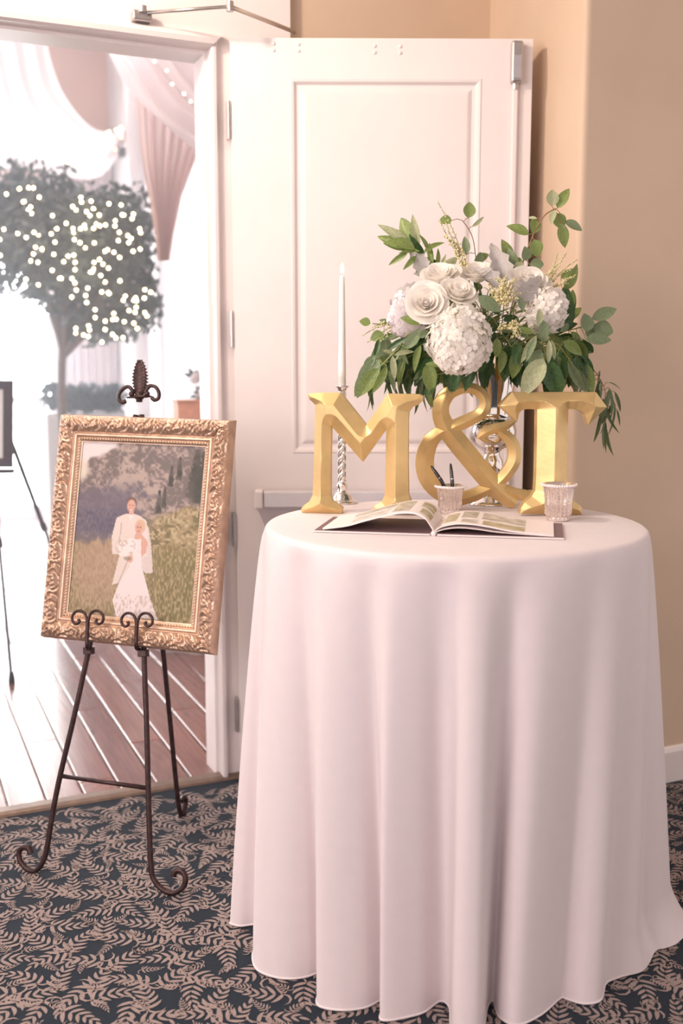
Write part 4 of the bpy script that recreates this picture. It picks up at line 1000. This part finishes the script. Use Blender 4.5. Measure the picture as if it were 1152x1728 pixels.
sprig('bay_sprig', 'bay sprig with pointed leaves at the upper left of the bouquet', 'foliage', [(800, 560, .02), (748, 480, 0), (715, 440, 0), (690, 420, 0), (662, 410, 0)],
  [Lf('lance', 0, 690, 418, 634, 397), Lf('lance', 3, 690, 414, 640, 376), Lf('oval', 0, 702, 412, 672, 366), Lf('lance', 3, 706, 416, 695, 362), Lf('lance', 0, 722, 424, 711, 396), Lf('lance', 0, 688, 426, 655, 447, -.02), Lf('lance', 0, 702, 432, 682, 453, -.02),
   Lf('lance', 0, 715, 426, 750, 404, -.02), Lf('lance', 1, 720, 434, 740, 445), Lf('lance', 0, 735, 452, 742, 418), Lf('oval', 0, 700, 420, 658, 402, -.03), Lf('lance', 1, 712, 428, 690, 412, -.02), Lf('lance', 3, 740, 462, 752, 430), Lf('lance', 0, 690, 416, 652, 404, .02), Lf('lance', 1, 725, 440, 700, 440, .02), Lf('lance', 0, 695, 420, 645, 410, .02), Lf('lance', 3, 700, 416, 662, 384, .02), Lf('lance', 0, 708, 424, 672, 424, -.03), Lf('lance', 1, 716, 430, 690, 398, .01), Lf('lance', 0, 730, 446, 722, 408, -.01), Lf('oval', 3, 742, 470, 770, 430, .01), Lf('lance', 0, 728, 440, 700, 462, .01), Lf('lance', 0, 738, 455, 715, 455, -.03)], group=GRP)
sprig('eucalyptus_sprig', 'eucalyptus sprig with two round leaves at the top centre of the bouquet', 'foliage', [(815, 560, .05), (803, 440, .03), (796, 398, .02), (780, 372, .02)],
  [Lf('round', 0, 790, 368, 793, 340, 0, 0, .1), Lf('round', 0, 762, 372, 740, 372, 0, 0, .1), Lf('lance', 3, 796, 383, 817, 366), Lf('oval', 2, 786, 430, 785, 398, -.02, 0, .2), Lf('round', 2, 806, 445, 812, 425, 0), Lf('oval', 0, 800, 440, 826, 428, 0)], M_TWIG, .0012, GRP)
sprig('eucalyptus_sprig', 'tall eucalyptus sprig with rust twig rising at the upper right', 'foliage', [(850, 570, .04), (880, 450, .02), (893, 412, 0), (905, 385, 0), (920, 362, 0), (938, 352, 0)],
  [Lf('round', 3, 930, 348, 933, 319, 0, 0, .1), Lf('oval', 0, 940, 352, 960, 316, 0, 0, -.2), Lf('oval', 0, 892, 396, 856, 378, 0, 0, .2), Lf('lance', 3, 906, 369, 889, 366), Lf('round', 0, 903, 370, 900, 394, .01), Lf('oval', 3, 936, 354, 929, 376, -.01), Lf('round', 0, 938, 360, 950, 386, 0, 0, .2), Lf('oval', 2, 952, 374, 984, 387, 0, 0, -.1), Lf('oval', 0, 946, 377, 954, 418, -.01, 0, .1),
   Lf('round', 0, 900, 404, 908, 434, -.02, 0, 0), Lf('round', 2, 893, 446, 918, 446, -.02, 0, .3), Lf('round', 2, 888, 440, 886, 416, .01), Lf('oval', 0, 862, 440, 848, 405, .02), Lf('oval', 2, 872, 450, 856, 418, 0), Lf('round', 3, 868, 452, 884, 444, -.03), Lf('round', 0, 875, 455, 862, 432, -.01)], M_TWIG, .0016, GRP)
sprig('dusty_miller', 'silver dusty miller leaf standing upright in the bouquet centre', 'foliage', [(840, 560, 0), (845, 500, -.03), (846, 478, -.05)], [('silver', 4, 848, 482, 836, 402, -.06, -.03, .25)], M_STEM, .0016, GRP)
sprig('dusty_miller', 'broad silver dusty miller leaf curling over the ivory rose', 'foliage', [(825, 560, 0), (822, 500, -.06), (828, 486, -.08)], [('silver', 4, 846, 488, 800, 440, -.10, -.08, .5), ('silver', 4, 838, 486, 818, 436, -.06, -.04, -.3)], M_STEM, .0016, GRP)
sprig('dusty_miller', 'broad silver dusty miller leaf under the right-hand rose', 'foliage', [(860, 570, 0), (868, 510, -.08)], [('silver', 4, 866, 508, 922, 466, -.14, -.12, .4), ('silver', 4, 868, 502, 905, 458, -.11, -.10, -.2)], M_STEM, .0016, GRP)
sprig('dusty_miller', 'silver dusty miller sprig at the left shoulder of the bouquet', 'foliage', [(760, 560, 0), (722, 480, -.02), (712, 460, -.02)], [('silver', 4, 718, 470, 694, 412, -.03, -.02, .2), ('silver', 4, 714, 462, 740, 448, -.03, -.02, .1), ('silver', 4, 715, 490, 668, 486, 0, 0, .1), ('silver', 4, 724, 478, 700, 455, -.04, -.03, .6)], M_STEM, .0016, GRP)
sprig('eucalyptus_sprig', 'silver dollar eucalyptus sprig reaching out to the right', 'foliage', [(860, 590, 0), (930, 565, -.02), (965, 556, -.02), (1002, 546, -.02)],
  [Lf('oval', 2, 998, 538, 1042, 520, -.02, 0, .1), Lf('round', 2, 991, 560, 987, 528, -.04, 0, .2), Lf('oval', 2, 988, 572, 1033, 572, -.05, 0, 0), Lf('round', 2, 1000, 552, 1036, 560, -.01, 0, .1), Lf('round', 2, 990, 548, 1012, 574, .0, 0, .2), Lf('oval', 0, 962, 560, 985, 590, -.03), Lf('oval', 0, 950, 548, 972, 526, -.01), Lf('oval', 2, 945, 560, 962, 545, -.05), Lf('broad', 1, 940, 556, 975, 545, .0), Lf('oval', 0, 960, 572, 994, 606, -.02), Lf('oval', 1, 975, 575, 1003, 598, 0)], M_STEM, .0016, GRP)
sprig('salal_sprig', 'dark broad leaves behind the right-hand hydrangea', 'foliage', [(860, 590, .03), (930, 540, .03), (950, 510, .02)],
  [Lf('broad', 1, 940, 566, 962, 478, -.02, 0, .3), Lf('broad', 0, 952, 488, 977, 448, 0), Lf('oval', 0, 960, 520, 968, 488, .01), Lf('broad', 1, 950, 540, 972, 500, .03), Lf('broad', 0, 946, 470, 972, 452, .03), Lf('oval', 0, 955, 545, 980, 515, .03)], M_STEM, .0018, GRP)
sprig('olive_branch', 'branch of drooping pale-backed leaves at the lower right of the bouquet', 'foliage', [(850, 600, -.05), (903, 566, -.14), (918, 590, -.16), (920, 608, -.16), (936, 580, -.12), (955, 600, -.1), (970, 622, -.08)],
  [Lf('lance', 3, 905, 566, 878, 612, -.17, 0, .1), Lf('lance', 2, 905, 570, 886, 610, -.19, 0, .3), Lf('oval', 3, 917, 605, 880, 668, -.18, -.02, .15), Lf('oval', 2, 912, 588, 894, 636, -.16, 0, .2), Lf('lance', 3, 926, 574, 926, 614, -.18, 0, 0), Lf('lance', 3, 930, 574, 936, 608, -.17, 0, .2),
   Lf('oval', 1, 920, 606, 946, 674, -.16, 0, .2), Lf('lance', 1, 922, 610, 928, 690, -.15, 0, 0), Lf('lance', 0, 940, 600, 958, 660, -.12), Lf('lance', 2, 958, 610, 985, 662, -.10), Lf('lance', 0, 960, 605, 940, 662, -.08), Lf('lance', 2, 968, 620, 996, 668, -.08), Lf('oval', 1, 935, 590, 952, 640, -.10), Lf('lance', 0, 950, 600, 980, 640, -.06), Lf('lance', 2, 972, 625, 970, 670, -.06), Lf('broad', 0, 950, 575, 985, 600, -.1), Lf('oval', 0, 900, 562, 870, 555, -.17, 0, .3), Lf('broad', 2, 892, 570, 848, 545, -.16, 0, .4)], M_STEM, .0018, GRP)
wl = []
for (x, y) in ((985, 622), (998, 640), (1010, 655), (1018, 672), (1022, 690), (1020, 710), (1012, 640), (1028, 655), (1035, 675), (1005, 662)):
    for k_ in range(2): wl.append(Lf('narrow', 5, x, y, x + rr(22), y + random.uniform(38, 66), -.02, rr(.03), rr(1.0)))
wl += [Lf('narrow', 5, 1022, 712, 1018, 762, -.02), Lf('narrow', 5, 1012, 700, 1006, 752, -.02), Lf('narrow', 5, 1026, 645, 1052, 654, -.02), Lf('narrow', 5, 1036, 660, 1052, 700, -.02), Lf('narrow', 5, 1040, 690, 1048, 720, -.02), Lf('narrow', 5, 1000, 645, 970, 650, -.02), Lf('narrow', 5, 1012, 626, 1008, 648, -.02)]
sprig('willow_sprig', 'trailing narrow-leaved willow sprig hanging at the far right', 'foliage', [(870, 590, 0), (975, 598, -.01), (1000, 622, -.02), (1020, 658, -.02), (1018, 700, -.02), (1020, 730, -.02)], wl, M_TWIG, .0011, GRP)
sprig('eucalyptus_sprig', 'eucalyptus sprig with round leaves at the far left of the bouquet', 'foliage', [(790, 590, -.02), (700, 548, -.06), (660, 548, -.04), (628, 546, -.04)],
  [Lf('round', 0, 625, 546, 606, 541, -.04, 0, .1), Lf('round', 0, 648, 564, 624, 572, -.05, 0, .1), Lf('oval', 0, 710, 546, 676, 534, -.12, 0, .1), Lf('oval', 2, 660, 546, 640, 540, -.03)], M_STEM, .0014, GRP)
sprig('olive_branch', 'branch of drooping olive green leaves at the lower left of the bouquet', 'foliage', [(790, 600, -.06), (700, 562, -.13), (672, 588, -.13), (645, 615, -.13), (622, 640, -.12)],
  [Lf('oval', 2, 684, 588, 710, 554, -.17, 0, .1), Lf('lance', 1, 655, 590, 686, 568, -.13), Lf('oval', 2, 706, 570, 724, 556, -.17), Lf('lance', 3, 665, 600, 700, 590, -.15), Lf('lance', 3, 645, 592, 668, 596, -.13), Lf('oval', 2, 632, 600, 612, 626, -.12), Lf('broad', 2, 640, 606, 598, 670, -.12, 0, .2), Lf('broad', 0, 640, 622, 604, 668, -.14, 0, .1), Lf('lance', 0, 652, 618, 630, 664, -.14), Lf('lance', 3, 662, 600, 666, 642, -.16, 0, .1), Lf('oval', 0, 628, 626, 596, 668, -.10, 0, .2), Lf('lance', 2, 672, 592, 690, 615, -.14), Lf('lance', 2, 655, 625, 668, 660, -.1), Lf('lance', 0, 690, 575, 672, 610, -.12)], M_STEM, .0018, GRP)
wl = []
for i in range(20):
    x = random.uniform(612, 735); wl.append(Lf('narrow', random.choice((5, 5, 1)), x, random.uniform(625, 652), x + random.uniform(-8, 18), random.uniform(668, 702), -.04, rr(.03), rr(1.0)))
sprig('willow_sprig', 'narrow willow leaves dangling behind the letter M', 'foliage', [(800, 610, 0), (730, 610, -.04), (680, 620, -.04), (630, 630, -.04)], wl, M_STEM, .0013, GRP)
sprig('lemon_leaf_sprig', 'glossy dark leaves beneath the large hydrangea', 'foliage', [(820, 610, -.02), (770, 625, -.1), (735, 632, -.1)],
  [Lf('broad', 0, 722, 612, 728, 668, -.13, 0, .1), Lf('broad', 1, 738, 636, 715, 670, -.12, 0, .2), Lf('broad', 1, 730, 605, 706, 640, -.1), Lf('broad', 0, 742, 618, 718, 612, -.14, 0, .3), Lf('oval', 0, 752, 618, 770, 640, -.12), Lf('broad', 1, 775, 625, 764, 662, -.11, 0, .2), Lf('broad', 1, 800, 620, 782, 660, -.1, 0, .3), Lf('lance', 0, 722, 655, 729, 690, -.08), Lf('broad', 1, 796, 628, 832, 568, -.10, 0, .4), Lf('broad', 1, 815, 612, 840, 560, -.08, 0, .5)], M_STEM, .0018, GRP)
sprig('lemon_leaf_sprig', 'long dark leaves hanging over the vase mouth', 'foliage', [(840, 600, -.02), (850, 570, -.1), (862, 585, -.12)],
  [Lf('oval', 0, 838, 570, 838, 604, -.15, 0, 0), Lf('broad', 0, 846, 590, 846, 630, -.12), Lf('broad', 1, 862, 575, 856, 640, -.11), Lf('broad', 1, 855, 585, 850, 645, -.1, 0, .2), Lf('broad', 1, 875, 580, 868, 615, -.12), Lf('oval', 0, 872, 590, 866, 640, -.12), Lf('oval', 1, 888, 590, 896, 634, -.12), Lf('broad', 1, 900, 600, 905, 650, -.08), Lf('broad', 1, 830, 590, 812, 630, -.08), Lf('broad', 1, 890, 612, 878, 650, -.06), Lf('oval', 2, 916, 540, 918, 580, -.16, 0, .1), Lf('oval', 2, 806, 500, 846, 526, -.19, 0, .3), Lf('oval', 2, 882, 525, 876, 498, -.17, 0, .2), Lf('oval', 3, 908, 548, 912, 520, -.18, 0, .2)], M_STEM, .002, GRP)
fl_ = []
for (x, y) in ((842, 545), (858, 530), (872, 545), (885, 560), (830, 535), (850, 560), (868, 522), (838, 515), (890, 540), (822, 520), (860, 505), (842, 530), (875, 565), (815, 505)):
    fl_.append(Lf(random.choice(('broad', 'oval')), random.choice((1, 1, 0)), x, y, x + rr(24), y + random.uniform(-12, 34), -.08 + rr(.03), None, rr(.8)))
for i in range(26):
    x = random.uniform(935, 985); y = random.uniform(565, 615); fl_.append(Lf(random.choice(('lance', 'oval')), random.choice((0, 1, 2, 5)), x, y, x + random.uniform(0, 28), y + random.uniform(30, 60), rr(.06), None, rr(.8)))
for i in range(24):
    x = random.uniform(635, 720); y = random.uniform(570, 620); fl_.append(Lf(random.choice(('lance', 'oval')), random.choice((0, 1, 1, 2)), x, y, x - random.uniform(0, 28), y + random.uniform(25, 52), -.02 + rr(.06), None, rr(.8)))
for i in range(150):
    a_ = random.uniform(0, 2 * math.pi); r_ = random.uniform(.1, 1.0)
    x = 815 + 150 * r_ * math.cos(a_); y = 560 + 74 * r_ * math.sin(a_)
    if x > 930 and y < 530: continue
    if y < 490 and x < 720: continue
    L = random.uniform(34, 56); ax = x + math.cos(a_) * L * .8; ay = y + math.sin(a_) * L * .6 + 14
    fl_.append(Lf(random.choice(('broad', 'oval', 'lance')), random.choice((1, 1, 1, 0, 2)), x, y, ax, ay, random.uniform(-.06, .10), None, rr(.9)))
for i in range(60):
    x = random.uniform(625, 975); y = random.uniform(598, 622); L = random.uniform(35, 62)
    if 785 < x < 890: continue
    fl_.append(Lf(random.choice(('broad', 'oval')), random.choice((1, 1, 0)), x, y, x + rr(14), y + L * .8, random.uniform(-.06, .06), None, rr(.7)))
sprig('salal_collar', 'mass of dark salal leaves filling the bouquet behind the blooms', 'foliage', [(838, 600, .03), (825, 560, .02), (815, 530, .02)], fl_, M_STEM, .003, GRP)

# pieris and wheat-like bud sprays
def buds(name, label, root, strands, n_=26, sz=.0032):
    e_ = empty(name, bp(*root)); tag(e_, label, 'flower spray', 'bud sprays in the bouquet')
    b = MB(); st = MB()
    for (x0, y0, x1, y1, dy) in strands:
        p, q = bp(x0, y0, dy), bp(x1, y1, dy + rr(.02)); md = p.lerp(q, .5) + Vector((rr(.008), rr(.008), .006))
        c = spline([p, md, q], n_ // 2); st.tube(c, .0009, 5)
        for i, pt in enumerate(c):
            if i < 2: continue
            t = i / len(c)
            b.ball(pt + Vector((rr(.006), rr(.006), rr(.004))) * (1.2 - t), sz * (1.15 - .6 * t), 6, 4)
    st.tube([bp(*root), bp(strands[0][0], strands[0][1], strands[0][4])], .0015, 6)
    st.build('stem', M_STEM, e_); b.build('buds', M_BUD, e_, smooth=True)
buds('pieris_spray', 'golden pieris bud spray rising at the upper left of the bouquet', (810, 560, 0), [(788, 460, 738, 340, -.02), (785, 458, 752, 375, -.02), (784, 455, 760, 398, -.03), (786, 460, 770, 410, -.04), (788, 462, 778, 418, -.03), (780, 445, 742, 372, -.02), (775, 430, 748, 398, -.02)])
cs_ = []
for i in range(26):
    a_ = random.uniform(0, 6.28); r_ = random.uniform(10, 30); cs_.append((850 + rr(10), 512 + rr(8), 848 + 1.15 * r_ * math.cos(a_), 490 + .85 * r_ * math.sin(a_), -.17 - random.random() * .03))
buds('pieris_spray', 'dense cream pieris bud cluster in the centre of the bouquet', (845, 570, -.02), cs_, 16, .0034)
cs_ = []
for i in range(12):
    a_ = random.uniform(0, 6.28); cs_.append((862, 552, 862 + 22 * math.cos(a_), 556 + 14 * math.sin(a_), -.17))
buds('pieris_spray', 'small cream pieris bud cluster above the vase mouth', (850, 585, -.02), cs_, 12, .003)
buds('wheat_spray', 'wheat-like golden spray at the right shoulder of the bouquet', (880, 560, 0), [(918, 490, 940, 428, -.05), (918, 488, 955, 426, -.05), (920, 490, 973, 438, -.05), (922, 488, 962, 455, -.06), (920, 494, 970, 465, -.06), (916, 486, 948, 440, -.07), (925, 492, 958, 478, -.06), (912, 470, 935, 456, -.04)], 26, .0030)
buds('wheat_spray', 'wheat-like golden spray at the far left of the bouquet', (780, 590, -.02), [(672, 545, 612, 566, -.05), (672, 548, 620, 578, -.05), (672, 543, 628, 552, -.04), (670, 545, 640, 580, -.05), (675, 545, 640, 548, -.03)], 24, .0028)

# hydrangeas: a head of four-petalled florets
def floret_mesh(m):
    b = MB()
    for k_ in range(4):
        a_ = k_ * math.pi / 2 + .3; c, s_ = math.cos(a_), math.sin(a_)
        loc = [(0, .02, 0), (-.42, .45, .10), (-.40, .85, .06), (0, 1.0, .0), (.40, .85, .06), (.42, .45, .10), (0, .55, .12)]
        b.add([(x * c - y * s_, x * s_ + y * c, z_) for x, y, z_ in loc], [(0, 6, 1), (1, 6, 2), (2, 6, 3), (3, 6, 4), (4, 6, 5), (5, 6, 0)])
    b.ball((0, 0, .05), .12, 5, 3)
    return b.mesh('floret', m, True)
def hydrangea(name, label, x, y, dy, rx, ry, n, m):
    c = bp(x, y, dy); root = empty(name, c); tag(root, label, 'hydrangea', 'blooms in the bouquet')
    A3 = Vector((rx * SC, min(rx, ry) * SC * .9, ry * SC))
    b = MB(); P = []
    for i in range(9):
        t_ = math.pi * i / 8; P.append([c + Vector((A3.x * .84 * math.sin(t_) * math.cos(q), A3.y * .84 * math.sin(t_) * math.sin(q), A3.z * .84 * math.cos(t_))) for q in [k_ * math.pi / 7 for k_ in range(14)]])
    b.grid(P, True); b.build('core', mat('hydrangea_core', (.62, .60, .42), .7, var=.1), root, smooth=True)
    me = floret_mesh(m)
    ga = math.pi * (3 - 5 ** .5)
    for i in range(n):
        zz = 1 - 2 * (i + .5) / n; r_ = math.sqrt(1 - zz * zz); a_ = i * ga
        v = Vector((r_ * math.cos(a_), r_ * math.sin(a_), zz))
        if v.y > .45: continue
        nr = Vector((v.x / A3.x, v.y / A3.y, v.z / A3.z)).normalized(); nr = (nr + Vector((rr(.55), rr(.55), rr(.55)))).normalized()
        p = c + Vector((v.x * A3.x, v.y * A3.y, v.z * A3.z)) * random.uniform(.84, 1.03)
        q = nr.to_track_quat('Z', 'Y').to_matrix().to_4x4(); sz = random.uniform(.0150, .0190)
        inst('floret', me, Matrix.Translation(p) @ q @ Matrix.Rotation(random.uniform(0, 6), 4, 'Z') @ Matrix.Scale(sz, 4), root)
    b = MB(); b.tube(spline([MOUTH + Vector((rr(.02), rr(.02), -.05)), MOUTH.lerp(c, .5) + Vector((0, 0, .02)), c + Vector((0, .03, 0))], 5), .003, 6); b.build('stem', M_STEM, root)
hydrangea('hydrangea', 'large ivory hydrangea head at the front of the bouquet', 774, 574, -.17, 49, 55, 230, M_PETAL)
hydrangea('hydrangea', 'smaller ivory hydrangea head at the right of the bouquet', 921, 524, -.11, 32, 37, 120, M_PETAL)
hydrangea('hydrangea', 'pale lavender hydrangea head at the left behind the rose', 690, 532, -.05, 32, 40, 110, M_LAV)

# roses: spiralled petals around a bud
def petal_mesh(r0, r1, h, half, curl, m):
    b = MB(); P = []; nv, nu = 7, 7
    for i in range(nv):
        v = i / (nv - 1); rad = r0 + (r1 - r0) * v ** .8; zz = h * (v ** .85); row_ = []
        wv = math.sin(math.pi * (.16 + .62 * v)) * (1 if v < .9 else .9)
        for j in range(nu):
            u = (j - 3) / 3; a_ = u * half * wv
            rc_ = rad * (1 + .10 * (1 - abs(u)) * 0) + curl * max(0, v - .6) ** 1.5 * (1 - .3 * u * u)
            row_.append((rc_ * math.cos(a_), rc_ * math.sin(a_), zz - (.16 * h * u * u * v) - curl * .8 * max(0, v - .72) ** 1.3))
        P.append(row_)
    b.grid(P); return b.mesh('petal', m, True)
RLAY = [(3, .03, .20, .74, 1.6, .0), (4, .06, .34, .76, 1.35, .02), (5, .12, .50, .74, 1.15, .06), (5, .20, .68, .68, 1.1, .16), (6, .26, .86, .56, 1.0, .34)]
RM = [petal_mesh(r0, r1, h, half, cu, M_BLUSH) for (n_, r0, r1, h, half, cu) in RLAY]
def rose(label, x, y, dy, R, axis, layers=5):
    c = bp(x, y, dy); q = Vector(axis).normalized().to_track_quat('Z', 'Y').to_matrix().to_4x4(); s_ = R * SC / .95
    root = empty('rose', c); tag(root, label, 'rose', 'blooms in the bouquet')
    c2 = c - Vector(axis).normalized() * (.35 * s_)
    for li in range(layers):
        n_ = RLAY[li][0]
        for k_ in range(n_):
            inst('petal', RM[li], Matrix.Translation(c2) @ q @ Matrix.Rotation(2 * math.pi * k_ / n_ + li * .7 + rr(.15), 4, 'Z') @ Matrix.Rotation(rr(.06), 4, 'Y') @ Matrix.Scale(s_ * random.uniform(.96, 1.05), 4), root)
    b = MB(); pts = []
    for i in range(30):
        t = i / 29; a_ = t * 12; pts.append(q @ Vector((.10 * (1 - t * .8) * math.cos(a_) * s_, .10 * (1 - t * .8) * math.sin(a_) * s_, (.2 + .36 * t) * s_)) + c2)
    b.tube(pts, [.05 * s_] * 28 + [.04 * s_, .02 * s_], 6); b.build('bud', M_BLUSH, root, smooth=True)
    b = MB(); b.tube(spline([MOUTH + Vector((rr(.02), rr(.02), -.05)), MOUTH.lerp(c2, .6) + Vector((0, .02, .01)), c2], 5), .003, 6); b.build('stem', M_STEM, root)
rose('open ivory rose facing forward at the left of the bouquet', 719, 512, -.15, 36, (-.15, -1, .35))
rose('ivory rose nestled above the large hydrangea', 772, 494, -.14, 33, (.25, -.7, .8))
rose('ivory rose at the upper left below the pieris spray', 743, 466, -.07, 35, (-.2, -.6, 1), 5)
rose('ivory rose behind the broad silver leaf at the top centre', 806, 462, -.05, 33, (-.1, -.6, 1), 5)
rose('ivory rose at the upper right of the bouquet', 893, 476, -.08, 37, (.2, -.7, .9), 5)
